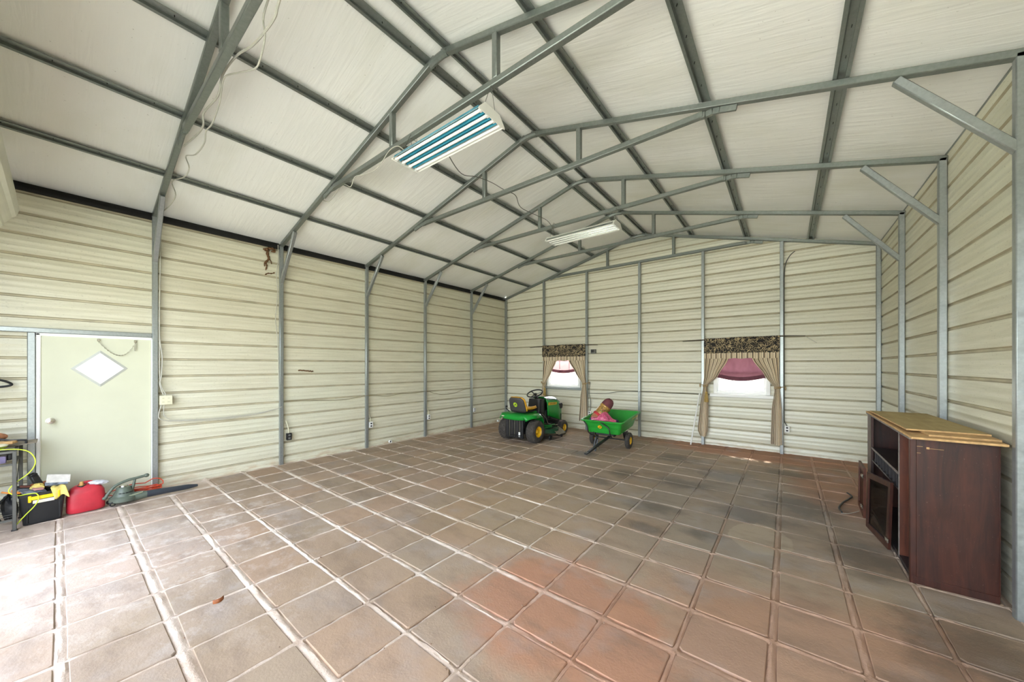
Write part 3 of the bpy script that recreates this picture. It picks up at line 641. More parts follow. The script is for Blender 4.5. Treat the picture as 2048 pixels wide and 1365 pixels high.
# ---------------------------------------------------------------- windows
M_vinyl = pm('white_vinyl', srgb(240, 240, 238), 0.35, var=0.01)
for wi, (x0, x1, z0, z1) in enumerate(WIN):
    o = ((x0+x1)/2, 7.66, z0); t = thing('window_%d' % (wi+1), o, None, None, kind='structure')
    m = MB(o); f = 0.055; ya, yb = 7.615, 7.70
    m.bb((x0-0.01, ya, z0-0.01), (x0+f, yb, z1+0.01), 0.004); m.bb((x1-f, ya, z0-0.01), (x1+0.01, yb, z1+0.01), 0.004); m.bb((x0+f, ya, z0-0.01), (x1-f, yb, z0+0.035), 0.004); m.bb((x0+f, ya, z1-0.035), (x1-f, yb, z1+0.01), 0.004)
    m.build('window_frame', M_vinyl, t)
    zm = z0+0.43
    for si, (a, b, yy) in enumerate(((z0+0.035, zm+0.02, 7.64), (zm-0.02, z1-0.035, 7.665))):
        m = MB(o); g = 0.03; X0, X1 = x0+f, x1-f
        m.bb((X0, yy, a), (X0+g, yy+0.022, b), 0.003); m.bb((X1-g, yy, a), (X1, yy+0.022, b), 0.003); m.bb((X0+g, yy, a), (X1-g, yy+0.022, a+g), 0.003); m.bb((X0+g, yy, b-g), (X1-g, yy+0.022, b), 0.003)
        s_ = m.build('sash', M_vinyl, t)
        MB(o).bb((X0+g, yy+0.008, a+g), (X1-g, yy+0.012, b-g)).build('pane', M_glass, s_, smooth=False)
        for k in (1, 2):
            xm = X0+(X1-X0)*k/3; MB(o).bb((xm-0.007, yy+0.004, a+g), (xm+0.007, yy+0.016, b-g), 0.002).build('muntin', M_vinyl, s_)
        zq = (a+b)/2+0.05
        if si == 1: MB(o).bb((X0+g, yy+0.004, zq-0.007), (X1-g, yy+0.016, zq+0.007), 0.002).build('muntin', M_vinyl, s_)
    MB(o).bb((x0-0.075, 7.575, z0-0.075), (x1+0.075, 7.665, z0-0.012), 0.005).build('sill', M_vinyl if wi else M_galvb, t)
# ---------------------------------------------------------------- shades, curtains, valances
def shade_mat(name, k1, k2, trc=srgb(214, 150, 160)):
    t = NT(name); P = t.pos(); f = t.noise(t.map(P, (5, 1, 3)), 2.2, 4)
    col = t.mix(f, srgb(104, 64, 74), srgb(132, 90, 100))
    d = t.n('ShaderNodeBsdfDiffuse'); tl = t.n('ShaderNodeBsdfTranslucent'); tr = t.n('ShaderNodeBsdfTransparent')
    t.l(col, d.inputs[0]); t.l(col, tl.inputs[0]); tr.inputs[0].default_value = trc
    a = t.n('ShaderNodeMixShader'); a.inputs[0].default_value = k1; t.l(d.outputs[0], a.inputs[1]); t.l(tl.outputs[0], a.inputs[2])
    b = t.n('ShaderNodeMixShader'); b.inputs[0].default_value = k2; t.l(a.outputs[0], b.inputs[1]); t.l(tr.outputs[0], b.inputs[2]); t.l(b.outputs[0], t.out.inputs[0]); return t.m
M_shade = M_shade0 = shade_mat('maroon_shade_cloth', 0.16, 0.012); M_shade2 = shade_mat('thin_maroon_shade_cloth', 0.14, 0.32, srgb(226, 196, 200))
def shade(x0, x1, zt, zb, sag, label, M_shade):
    o = ((x0+x1)/2, 7.60, zt); m = MB(o)
    m.grid(lambda u, v: (x0+(x1-x0)*u, 7.598-0.006*math.sin(9*u+5*v), zt+(zb-sag*math.sin(PI*u)-zt)*v), 16, 12)
    t = thing('window_blind', o, label, 'window shade', group='maroon window shades')
    m.build('shade_cloth', M_shade, t)
    m = MB(o); m.tube([(x0+(x1-x0)*k/12, 7.594, zb-sag*math.sin(PI*k/12)) for k in range(13)], 0.006, 6); m.build('hem', M_shade, t)
    mh = MB(o); mh.grid(lambda u, v: (x0+(x1-x0)*u, 7.592-0.004*math.sin(9*u), zb+0.075*(1-v)-sag*math.sin(PI*u)), 14, 3); mh.build('hem_band', M_shade0, t)
    MB(o).tube([(x0-0.01, 7.597, zt), (x1+0.01, 7.597, zt)], 0.014, 8).build('roller', M_vinyl, t)
shade(5.60, 6.44, 1.98, 1.435, 0.07, 'maroon cloth shade pulled over the upper half of the larger window', M_shade)
shade(1.53, 2.41, 1.98, 1.53, 0.06, 'maroon cloth shade over the top of the smaller window', M_shade2)
def stripe_mat(nst, name):
    t = NT(name); uv = t.n('ShaderNodeTexCoord').outputs['UV']; u = t.xyz(uv)[0]
    fr = t.math('FRACT', t.math('MULTIPLY', u, nst)); A, B_, K, G = srgb(240, 224, 194), srgb(222, 200, 166), srgb(44, 36, 34), srgb(166, 140, 110)
    c = t.ramp(fr, [(0.0, A), (0.30, K), (0.46, B_), (0.58, K), (0.64, A), (0.84, G), (0.90, A), (0.96, K)], 'CONSTANT')
    c = t.mix(t.math('MULTIPLY', t.noise(t.obj(), 120, 2), 0.25), c, srgb(120, 100, 80))
    t.set(c, 0.8); t.p.inputs['Sheen Weight'].default_value = 0.2; return t.m
M_str = stripe_mat(6, 'striped_tan_curtain_cloth'); M_str2 = stripe_mat(14, 'striped_tan_trim_cloth')
def damask():
    t = NT('black_and_tan_scroll_cloth'); P = t.map(t.obj(), (1, 0.05, 1))
    n1 = t.noise(P, 7, 1, 0.5, 2.0); n2 = t.noise(t.map(P, (1, 1, 1), (3.1, 0, 1.7)), 10, 1, 0.5, 1.6)
    l1 = t.math('LESS_THAN', t.math('ABSOLUTE', t.math('SUBTRACT', n1, 0.5)), 0.018)
    l2 = t.math('LESS_THAN', t.math('ABSOLUTE', t.math('SUBTRACT', n2, 0.47)), 0.014)
    v = t.n('ShaderNodeTexVoronoi'); v.inputs['Scale'].default_value = 9; t.l(P, v.inputs['Vector'])
    d = t.math('LESS_THAN', v.outputs['Distance'], 0.17); e = t.math('MULTIPLY', t.math('GREATER_THAN', v.outputs['Distance'], 0.25), t.math('LESS_THAN', v.outputs['Distance'], 0.29))
    f = t.math('MAXIMUM', t.math('MAXIMUM', l1, l2), t.math('MAXIMUM', d, e))
    t.set(t.mix(f, srgb(26, 22, 22), srgb(186, 166, 128)), 0.75); return t.m
M_dam = damask()
M_rod = pm('dark_wooden_rod', srgb(84, 74, 60), 0.6)
M_rope = pm('tan_rope', srgb(186, 160, 116), 0.85, var=0.2, scale=60)
M_gold = pm('gold_tassel', srgb(190, 158, 88), 0.8, var=0.25, scale=80)
def valance(x0, x1, zt, zm, zb, label):
    o = ((x0+x1)/2, 7.56, zt); t = thing('valance', o, label, 'valance', group='window valances')
    m = MB(o); m.grid(lambda u, v: (x0+(x1-x0)*u, 7.535-0.012*math.sin(PI*v)-0.004*math.sin(u*21), zt+(zm-zt)*v-0.004*math.sin(u*9)), 40, 5)
    m.bb((x0, 7.545, zm+0.01), (x1, 7.575, zt-0.005), 0.006)
    m.build('scroll_panel', M_dam, t)
    m = MB(o); m.grid(lambda u, v: (x0+0.006+(x1-x0-0.012)*u, 7.537-0.007*math.sin(u*2*PI*19), zm+0.004+(zb-zm+0.006*math.sin(u*33))*v), 160, 3)
    m.build('striped_trim', M_str2, t)
valance(1.345, 2.645, 2.235, 1.912, 1.80, 'black scroll valance above the smaller window, beside the mower')
valance(5.385, 6.655, 2.24, 1.925, 1.81, 'black scroll valance above the larger window')
def curtain(name, rows, tie, nf, label, tassel=None, hook=None):
    """rows: (z, left x, right x, fold depth); tie: z of the rope"""
    zt, zb = rows[0][0], rows[-1][0]; o = ((rows[0][1]+rows[0][2])/2, 7.57, zb)
    t = thing(name, o, label, 'curtain', group='striped curtain panels')
    def at(z):
        for a, b in zip(rows, rows[1:]):
            if b[0] <= z <= a[0]:
                k = (a[0]-z)/(a[0]-b[0]); k = k*k*(3-2*k)*0.5+k*0.5; return [a[i]+(b[i]-a[i])*k for i in range(4)]
        return rows[-1]
    def f(u, v):
        z, xl, xr, am = at(zt+(zb-zt)*v); z = zt+(zb-zt)*v
        return (xl+(xr-xl)*u, 7.575-am*(0.6+0.4*math.sin(u*7+1))*math.sin(2*PI*nf*u+0.5*math.sin(3*v))-am*0.5, z+0.012*math.sin(u*8)*(v**6))
    m = MB(o); m.grid(f, nf*8, 30); m.build('striped_cloth', M_str, t)
    _, xl, xr, am = at(tie); c = (xl+xr)/2; w_ = (xr-xl)/2+0.008
    m = MB(o)
    for dz in (-0.012, 0.012): m.tube([(c+w_*math.cos(2*PI*k/14), 7.565+0.045*math.sin(2*PI*k/14), tie+dz+0.006*math.cos(2*PI*k/14)) for k in range(14)], 0.008, 6, True)
    if hook: m.tube([(c, 7.53, tie), ((c+hook[0])/2, 7.56, tie+0.01), (hook[0], 7.60, hook[1])], 0.007, 6); m.blob((hook[0], 7.60, hook[1]-0.03), (0.014, 0.014, 0.04), n=8, m=6)
    rp = m.build('tieback_rope', M_rope, t)
    if tassel:
        m = MB(o); x, z = tassel
        m.blob((x, 7.505, z), (0.026, 0.026, 0.028), n=10, m=8); m.lathe([(0.018, 0), (0.03, -0.03), (0.042, -0.16), (0.040, -0.175)], 14, Matrix.Translation((x, 7.505, z-0.015)))
        m.tube([(x, 7.505, z+0.02), (c, 7.52, tie)], 0.005, 6); m.build('tassel', M_gold, t)
    return t
curtain('curtain', [(1.90, 1.36, 1.80, 0.018), (1.80, 1.36, 1.785, 0.02), (1.5, 1.355, 1.63, 0.024), (1.17, 1.335, 1.43, 0.02), (0.8, 1.31, 1.44, 0.024), (0.2, 1.30, 1.45, 0.024)], 1.17, 7,
        'striped curtain tied back on the left of the smaller window, behind the mower', (1.44, 1.03), (1.27, 1.23))
curtain('curtain', [(1.90, 2.15, 2.64, 0.018), (1.80, 2.165, 2.64, 0.02), (1.5, 2.36, 2.64, 0.024), (1.20, 2.57, 2.665, 0.02), (0.8, 2.51, 2.70, 0.026), (0.22, 2.47, 2.72, 0.026)], 1.20, 8,
        'striped curtain tied back on the right of the smaller window, above the green cart', None, (2.74, 1.25))
curtain('curtain', [(1.90, 5.39, 5.84, 0.018), (1.81, 5.39, 5.825, 0.02), (1.46, 5.385, 5.645, 0.024), (1.25, 5.365, 5.445, 0.02), (0.75, 5.30, 5.465, 0.024), (0.30, 5.26, 5.455, 0.024), (0.17, 5.31, 5.42, 0.02)], 1.25, 7,
        'striped curtain tied back on the left of the larger window, with a rope tassel', (5.435, 1.10), (5.30, 1.28))
curtain('curtain', [(1.90, 6.21, 6.65, 0.018), (1.81, 6.22, 6.65, 0.02), (1.46, 6.43, 6.65, 0.024), (1.25, 6.58, 6.662, 0.02), (0.8, 6.53, 6.70, 0.026), (0.16, 6.515, 6.705, 0.026)], 1.25, 7,
        'striped curtain tied back on the right of the larger window, beside an outlet', None, (6.74, 1.27))
for x0, x1, z0, z1, lab in ((0.88, 2.97, 2.195, 2.195, 'dark curtain rod behind the valance of the smaller window'), (4.96, 7.03, 2.20, 2.215, 'dark curtain rod behind the valance of the larger window')):
    o = (x0, 7.595, z0); m = MB(o); m.tube([(x0, 7.60, z0), (x0+0.4, 7.575, z0+0.012), (x1-0.4, 7.575, z1+0.015), (x1, 7.60, z1)], [0.008, 0.013, 0.013, 0.007], 8)
    tag(m.build('curtain_rod', M_rod, loc=o), lab, 'curtain rod', 'curtain rods')
cable('bent_wire', [(7.02, 7.60, 2.215), (7.10, 7.60, 2.15), (7.19, 7.60, 2.08)], 0.004, M_cable, 'thin pale wire bent down from the end of the curtain rod', 'wire')
m = MB((5.15, 7.33, 0)); m.tube([(5.165, 7.36, 0.006), (5.30, 7.55, 1.08)], 0.013, 10); tag(m.build('plastic_pipe', M_white, loc=(5.15, 7.33, 0)), 'thin white plastic pipe leaning on the gable wall left of the larger window', 'pipe')
# nests, stains and bits on the left wall
M_nest = pm('dried_mud', srgb(118, 84, 52), 0.9, var=0.3, scale=40, bump=0.8, bscale=60)
m = MB((-0.04, 1.35, 3.6)); rg2 = random.Random(5)
for k in range(16): m.blob((-0.035+rg2.uniform(0, .02), 1.35+rg2.uniform(-.075, .075), 3.60+rg2.uniform(-.03, .03)), (0.02, 0.026, 0.016), n=8, m=6)
m.tube(spline([(-0.045, 1.33, 3.62), (-0.05, 1.325, 3.52), (-0.05, 1.345, 3.45), (-0.05, 1.30, 3.38), (-0.05, 1.315, 3.33), (-0.052, 1.30, 3.25)], 5), [0.020-0.0006*k+0.004*(k % 3) for k in range(26)], 7)
m.tube([(-0.05, 1.34, 3.46), (-0.05, 1.375, 3.42), (-0.05, 1.385, 3.37)], 0.007, 6)
m.tube(spline([(-0.05, 1.30, 3.40), (-0.05, 1.28, 3.36), (-0.05, 1.285, 3.31)], 3), 0.007, 6)
mw = MB((-0.04, 1.38, 3.2)); mw.tube(spline([(-0.05, 1.29, 3.17), (-0.05, 1.33, 3.205), (-0.05, 1.38, 3.21), (-0.05, 1.43, 3.235)], 4), [0.006+0.003*(k % 3) for k in range(13)], 7); tag(mw.build('mud_nest', M_nest, loc=(-0.04, 1.38, 3.2)), 'thin streak of dark mud nest below the rusty wasp nest on the left wall', 'nest')
tag(m.build('mud_nest', M_nest, loc=(-0.04, 1.35, 3.6)), 'rusty brown wasp nest crumbling high on the left wall by the second post', 'nest')
m = MB((-0.04, 1.92, 1.57))
for k in range(13): m.blob((-0.05, 1.805+0.019*k, 1.588-0.002*k+rg2.uniform(-.004, .004)), (0.016, 0.014, 0.012), n=8, m=6)
tag(m.build('mud_nest', M_nest, loc=(-0.04, 1.92, 1.57)), 'small brown strip of dried mud nest at mid height on the left wall', 'nest')
for (y, lab) in ((3.59, 'short white pipe stub at the foot of the left wall past the third post'), (7.2, 'short white pipe stub at the foot of the left wall in the far corner')):
    o = (-0.02, y, 0.0); t = thing('pipe_stub', o, lab, 'pipe stub', group='pipe stubs along the left wall')
    MB().lathe([(0.0, 0.0), (0.03, 0.0), (0.03, 0.05), (0.024, 0.05), (0.024, 0.005)], 16, Matrix.Translation((0.0, 0, 0.032)) @ Matrix.Rotation(PI/2, 4, 'Y'), cap=False).build('pipe_end', M_white, t)
    MB().lathe([(0.0, 0.03), (0.0235, 0.03)], 16, Matrix.Translation((0.0, 0, 0.032)) @ Matrix.Rotation(PI/2, 4, 'Y'), cap=False).build('bore', M_black, t)
# ---------------------------------------------------------------- riding mower
M_green = pm('tractor_green_paint', srgb(22, 142, 50), 0.28, var=0.06, scale=3)
M_dgreen = pm('dark_green_hood_top', srgb(30, 70, 46), 0.2, var=0.05, scale=3)
M_yel = pm('wheel_yellow_paint', srgb(232, 182, 20), 0.4, var=0.06)
M_yseat = pm('yellow_vinyl', srgb(222, 164, 36), 0.45, var=0.08)
M_char = pm('charcoal_vinyl', srgb(66, 62, 62), 0.55, var=0.06)
M_lime = pm('lime_emblem_paint', srgb(176, 206, 40), 0.5, var=0.02)
def tire_mat():
    t = NT('dusty_tire_rubber'); P = t.obj(); f = t.noise(P, 14, 4); c = t.mix(f, srgb(26, 25, 24), srgb(88, 81, 74)); t.set(c, 0.85)
    v = t.n('ShaderNodeTexVoronoi'); v.inputs['Scale'].default_value = 34; t.l(P, v.inputs['Vector']); t.bump(v.outputs['Distance'], 0.8, 0.01); return t.m
M_tire = tire_mat()
M_steelg = pm('worn_grey_steel', srgb(112, 108, 92), 0.5, 0.4, var=0.2)
def text_obj(txt, size, mat, parent, M, depth=0.0006, name='lettering'):
    cu = bpy.data.curves.new('lettering', 'FONT'); cu.body = txt; cu.size = size; cu.extrude = depth; cu.align_x = 'CENTER'; cu.align_y = 'CENTER'; cu.resolution_u = 2
    tmp = bpy.data.objects.new('lettering', cu); C.objects.link(tmp); dg = bpy.context.evaluated_depsgraph_get()
    me = bpy.data.meshes.new_from_object(tmp.evaluated_get(dg)); bpy.data.objects.remove(tmp); bpy.data.curves.remove(cu)
    me.transform(M); me.materials.clear(); me.materials.append(mat); o = bpy.data.objects.new(name, me); C.objects.link(o); o.parent = parent; return o
DEER = [(-.40, -.10), (-.30, -.02), (-.12, .02), (.02, .10), (.10, .24), (.06, .36), (.12, .40), (.16, .30), (.26, .38), (.22, .26), (.36, .18), (.34, .10), (.20, .10), (.14, -.02), (.28, -.16), (.44, -.18), (.44, -.24), (.22, -.24), (.02, -.12), (-.16, -.14), (-.30, -.34), (-.36, -.32), (-.26, -.12), (-.38, -.16)]
def emblem(parent, M, s, base, ink, name='emblem', rim=None, shield=False):
    """leaping deer on a round or shield badge, in the XY plane of M"""
    n = 28
    poly = [(s*math.cos(2*PI*k/n), s*math.sin(2*PI*k/n)) for k in range(n)]
    if shield: poly = [(s*(1.15 if abs(math.cos(2*PI*k/n)) > .5 else 1.0)*math.cos(2*PI*k/n), s*0.95*math.sin(2*PI*k/n)) for k in range(n)]
    b = MB().prism(poly, 0.002, M).build(name, base, parent, smooth=False)
    if rim: MB().prism([(p[0]*.86, p[1]*.86) for p in poly], 0.0026, M).build('inner_field', rim, b, smooth=False)
    MB().prism([(p[0]*s*1.75, p[1]*s*1.75) for p in DEER], 0.0034, M).build('deer_mark', ink, b, smooth=False)
def wheel(parent, x, y, r, w, side, rim_r, name='wheel', tilt=0.0):
    """side=+1 when the outer face looks to +x"""
    M = Matrix.Translation((x, y, r)) @ Matrix.Rotation(PI/2*side, 4, 'Y') @ Matrix.Rotation(tilt, 4, 'X')
    h = w/2
    pr = [(rim_r, -h*0.75), (rim_r*1.10, -h*0.95), (r*0.80, -h), (r*0.93, -h*0.86), (r*0.99, -h*0.62), (r, -h*0.25), (r, h*0.25), (r*0.99, h*0.62), (r*0.93, h*0.86), (r*0.80, h), (rim_r*1.10, h*0.95), (rim_r, h*0.75)]
    root = MB().lathe(pr, 36, M, cap=False).build(name, M_tire, parent)
    m = MB(); n = 22                                   # tread lugs
    for k in range(n):
        for sgn in (-1, 1):
            a = 2*PI*(k+(0.5 if sgn > 0 else 0))/n
            R_ = M @ (Matrix.Rotation(a, 4, 'Z') @ Matrix.Translation((r*0.992, 0, sgn*h*0.38)) @ Matrix.Rotation(sgn*0.5, 4, 'X'))
            m.box(R_.to_translation(), (0.014, 0.026*r/0.24, h*0.62), R_.to_3x3())
    tl = m.build('tread', M_tire, root, smooth=False); tl['kind'] = 'stuff'
    m = MB(); m.lathe([(rim_r*1.06, h*0.80), (rim_r*1.0, h*0.82), (rim_r*0.88, h*0.5), (rim_r*0.62, h*0.35), (rim_r*0.42, h*0.42), (rim_r*0.30, h*0.72), (rim_r*0.12, h*0.75), (0.0, h*0.75)], 28, M, cap=False)
    m.lathe([(rim_r*1.06, -h*0.80), (rim_r*0.9, -h*0.5), (rim_r*0.4, -h*0.2), (0.0, -h*0.2)], 28, M, cap=False)
    rm = m.build('rim', M_yel, root)
    m = MB()
    for k in range(5):
        p = M @ (Matrix.Rotation(2*PI*k/5, 4, 'Z') @ Vector((rim_r*0.52, 0, h*0.40))); m.blob(p, (0.008, 0.008, 0.008), n=8, m=6)
    m.build('lug_nuts', M_steelg, root)
    return root
MW = thing('riding_mower', (2.085, 5.53, 0.0), 'green and yellow riding lawn mower parked by the smaller window', 'lawn mower', -0.02)
for s_ in (-1, 1): wheel(MW, s_*0.385, 0.0, 0.243, 0.21, s_, 0.115)
for s_ in (-1, 1): wheel(MW, s_*0.335, 1.215, 0.17, 0.14, s_, 0.082)
m = MB(); m.tube([(-0.36, 0, 0.243), (0.36, 0, 0.243)], 0.022, 10); m.build('rear_axle', M_black, MW)
m = MB(); m.beam((-0.31, 1.215, 0.19), (0.31, 1.215, 0.19), 0.05, 0.05, (0, 1, 0), 0.008); m.build('front_axle', M_black, MW)
m = MB(); m.bb((-0.17, -0.20, 0.22), (0.17, 1.36, 0.34), 0.01); m.bb((-0.20, -0.14, 0.30), (0.20, 0.62, 0.58), 0.02); m.bb((-0.16, -0.08, 0.16), (0.16, 0.25, 0.30), 0.02); m.build('chassis', M_black, MW)
# fender deck: swept green shell with arches over the rear wheels and a drop to the footrests
def fender(u, v):
    y = -0.31+v*1.05; x = (u*2-1); ax = abs(x)
    hw = 0.47 if y < 0.20 else 0.47-0.12*min(1, (y-0.20)/0.2)
    if y < 0.0: hw = 0.30+0.17*math.sqrt(max(0, 1-(y/0.33)**2))
    z = 0.625
    if y < -0.18: z -= 0.05*((-0.18-y)/0.13)**2
    if y > 0.16: z -= 0.30*min(1, (y-0.16)/0.16)**1.3*(1 if ax > 0.42 else max(0, (ax-0.32)/0.1))
    if y > 0.36: z = min(z, 0.325) if ax > 0.42 else z
    z -= 0.085*max(0, (ax-0.80)/0.20)**1.6
    return (x*hw, y, z)
m = MB(); m.grid(fender, 36, 30); fd = m.build('fender_deck', M_green, MW)
md = fd.modifiers.new('thick', 'SOLIDIFY'); md.thickness = 0.012
m = MB()                                              # drooping rear skirt of the fender
def skirt(u, v):
    a = PI*u; y = -0.31*math.sin(a)**0.6 if 0 < u < 1 else 0.0; x = -0.47*math.cos(a)
    if abs(x) < 0.3: y = -0.31
    return (x, y+0.012*v, 0.575+0.03*(abs(x)/0.47)**2-v*(0.085-0.02*math.cos(a)**2))
m.grid(skirt, 30, 3); sk = m.build('fender_skirt', M_green, MW); md = sk.modifiers.new('thick', 'SOLIDIFY'); md.thickness = 0.012
m = MB(); m.bb((-0.24, -0.25, 0.10), (0.24, -0.215, 0.52), 0.008); rp = m.build('rear_panel', M_black, MW)
for k in range(6): MB().bb((-0.20+0.07*k, -0.262, 0.13), (-0.185+0.07*k, -0.246, 0.51), 0.004).build('rib', M_steelg if k % 2 else M_char, rp)
MB().bb((0.13, -0.268, 0.14), (0.175, -0.26, 0.24), 0.003).build('sticker', M_white, rp)
m = MB(); m.bb((-0.06, -0.30, 0.16), (0.20, -0.24, 0.175), 0.004); m.build('hitch_plate', M_black, MW)
MB().bb((-0.30, -0.326, 0.555), (-0.23, -0.31, 0.575), 0.002).build('badge', M_ivory, MW)
# seat
st = MB()
def seat_back(u, v, t_=0.0):
    x = (u*2-1); w_ = 0.215*(1-0.10*v)*(1 if v < .75 else 1-0.35*((v-.75)/.25)**2); z = 0.665+0.305*v
    return (x*w_, -0.125-0.10*v+0.035*x*x+t_, z)
st.grid(lambda u, v: seat_back(u, v), 12, 10); sb = st.build('seat_shell', M_char, MW); md = sb.modifiers.new('thick', 'SOLIDIFY'); md.thickness = 0.03; md.offset = 0
m = MB(); m.grid(lambda u, v: (lambda p: (p[0]*1.03, p[1]+0.035+0.012*math.sin(PI*v), p[2]+0.012))(seat_back(u, v)), 12, 10)
sc_ = m.build('seat_back_cushion', M_yseat, MW); md = sc_.modifiers.new('thick', 'SOLIDIFY'); md.thickness = 0.055; md.offset = 0
m = MB(); m.grid(lambda u, v: ((u*2-1)*(0.225-0.02*v*v), -0.10+0.40*v, 0.70+0.045*abs(u*2-1)**3+0.02*(1-v)**3-0.01*math.sin(PI*v)), 12, 12)
s2 = m.build('seat_cushion', M_yseat, MW); md = s2.modifiers.new('thick', 'SOLIDIFY'); md.thickness = 0.06; md.offset = 0
m = MB(); m.bb((-0.19, -0.12, 0.64), (0.19, 0.26, 0.672), 0.01); m.bb((-0.10, -0.05, 0.58), (0.10, 0.2, 0.645), 0.01); m.build('seat_base', M_black, MW)
emblem(sb, Matrix.Translation((-0.005, -0.203, 0.815)) @ Matrix.Rotation(PI/2+0.32, 4, 'X'), 0.052, M_lime, M_char, rim=None)
# dash, column, wheel
m = MB()
def dash(u, v):
    a = 2*PI*u; z = 0.33+0.56*v; hx = 0.20-0.03*v; hy = 0.15-0.03*v
    return (hx*max(-1, min(1, 1.25*math.cos(a))), 0.56+0.05*v+hy*max(-1, min(1, 1.25*math.sin(a))), z)
V = m.grid(dash, 24, 8, True); m.bm.faces.new(V[-1]); m.build('dash_tower', M_black, MW)
m = MB(); m.tube([(0, 0.62, 0.87), (0, 0.545, 0.985)], [0.05, 0.025], 12); m.build('steering_column', M_black, MW)
sw = MB(); tl_ = Matrix.Translation((0, 0.535, 1.0)) @ Matrix.Rotation(0.42, 4, 'X')
sw.tube([tl_ @ Vector((0.185*math.cos(2*PI*k/32), 0.185*math.sin(2*PI*k/32), 0.02)) for k in range(32)], 0.015, 10, True)
swo = sw.build('steering_wheel', M_black, MW)
m = MB()
for a in (0.5, PI-0.5, -PI/2): m.beam(tl_ @ Vector((0.03*math.cos(a), 0.03*math.sin(a), -0.005)), tl_ @ Vector((0.18*math.cos(a), 0.18*math.sin(a), 0.018)), 0.03, 0.012, (0, 0, 1), 0.003)
m.lathe([(0.0, -0.02), (0.045, -0.02), (0.05, 0.0), (0.03, 0.016), (0.0, 0.02)], 16, tl_, cap=False); m.build('spokes', M_black, swo)
# hood
def hood(u, v):
    a = PI*(u-0.5)*2*0.5; t_ = v
    y = 0.72+0.70*t_; s = math.sin(PI*(u-0.5)); c = math.cos(PI*(u-0.5))
    hw = 0.235-0.05*max(0, t_-0.7)/0.3; zt = 0.925-0.03*t_-0.13*max(0, (t_-0.55)/0.45)**2
    zb = 0.50-0.20*t_
    sx = math.copysign(abs(s)**0.55, s); sz = abs(c)**0.45
    return (hw*sx, y+0.03*c*(t_ > .9), zb+(zt-zb)*sz)
m = MB(); m.grid(hood, 28, 16); hd = m.build('hood', M_green, MW); md = hd.modifiers.new('thick', 'SOLIDIFY'); md.thickness = 0.012
m = MB()
m.grid(lambda u, v: (lambda p: (p[0]*1.01, p[1], p[2]+0.006))(hood(0.24+0.52*u, v*0.93)), 16, 14); m.build('hood_top', M_dgreen, hd)
m = MB(); m.bb((-0.185, 1.36, 0.32), (0.185, 1.435, 0.72), 0.05, 3); gr = m.build('grille', M_black, MW)
for s_ in (-1, 1):
    m = MB(); m.prism([(1.10, 0.665), (1.16, 0.735), (1.40, 0.74), (1.44, 0.70), (1.42, 0.62), (1.36, 0.60)], 0.028, Matrix(((0, 0, 1, s_*0.196-0.014), (1, 0, 0, 0), (0, 1, 0, 0), (0, 0, 0, 1)))); m.build('headlight_recess', M_black, hd)
    m = MB(); m.prism([(0.74, 0.735), (0.75, 0.80), (1.12, 0.785), (1.10, 0.728)], 0.004, Matrix(((0, 0, 1, s_*0.238-0.002), (1, 0, 0, 0), (0, 1, 0, 0), (0, 0, 0, 1)))); hs_ = m.build('hood_stripe', M_yel, hd, smooth=False)
    Mt = Matrix(((0, 0, s_, s_*0.2412), (s_, 0, 0, 0.93), (0, 1, 0, 0.763), (0, 0, 0, 1)))
    text_obj('JOHN DEERE', 0.046, M_char, hs_, Mt)
    m = MB(); m.prism([(0.78, 0.45), (0.80, 0.66), (1.05, 0.60), (1.38, 0.47), (1.38, 0.30), (1.10, 0.30)], 0.012, Matrix(((0, 0, 1, s_*0.20-0.006), (1, 0, 0, 0), (0, 1, 0, 0), (0, 0, 0, 1)))); m.build('engine_shroud', M_black, hd)
m = MB(); m.bb((-0.19, 0.70, 0.34), (0.19, 1.32, 0.62), 0.03); m.tube([(0.20, 0.86, 0.42), (0.23, 1.0, 0.38), (0.22, 1.15, 0.34)], 0.03, 8); m.build('engine', M_black, MW)
for s_ in (-1, 1):
    m = MB(); m.bb((s_*0.30-0.13, 0.42, 0.305), (s_*0.30+0.13, 0.74, 0.325), 0.008); fr_ = m.build('footrest', M_green, MW)
    m = MB()
    for k in range(5): m.bb((s_*0.30-0.11, 0.45+0.06*k, 0.324), (s_*0.30+0.11, 0.475+0.06*k, 0.331), 0.002)
    m.build('foot_grip', M_black, fr_)
    m = MB(); m.tube([(s_*0.40, 0.24, 0.60), (s_*0.425, 0.36, 0.50), (s_*0.43, 0.44, 0.36), (s_*0.41, 0.56, 0.34)], 0.010, 8); m.build('fender_rod', M_steelg, MW)
m = MB(); m.tube([(-0.30, -0.04, 0.63), (-0.36, -0.10, 0.70), (-0.38, -0.06, 0.735)], 0.012, 8); m.blob((-0.38, -0.05, 0.74), (0.025, 0.035, 0.02), n=10, m=8); m.build('lift_lever', M_black, MW)
m = MB(); m.grid(lambda u, v: ((lambda a, r_: (0.0+r_*0.56*math.cos(a), 0.62+r_*0.34*math.sin(a), 0.145+(0.10 if v < .6 else 0.10*(1-(v-.6)/.4))*1.0))(2*PI*u, min(1.0, 0.02+v*1.64) if v < .6 else 1.0)), 30, 8, True)
m.build('mower_deck', M_dgreen, MW)
m = MB(); m.prism([(0, -0.17), (0.26, -0.20), (0.27, 0.12), (0, 0.17)], 0.014, Matrix.Translation((0.42, 0.72, 0.235)) @ Matrix.Rotation(0.42, 4, 'Y'), 0.004); m.build('discharge_chute', pm('dusty_olive_plastic', srgb(96, 88, 66), 0.7), MW)
for y_ in (0.42, 0.90): MB().lathe([(0.0, -0.012), (0.05, -0.012), (0.055, 0.0), (0.05, 0.012), (0.0, 0.012)], 16, Matrix.Translation((0.50, y_, 0.06)) @ Matrix.Rotation(PI/2, 4, 'Y'), cap=False).build('gauge_wheel', M_black, MW)
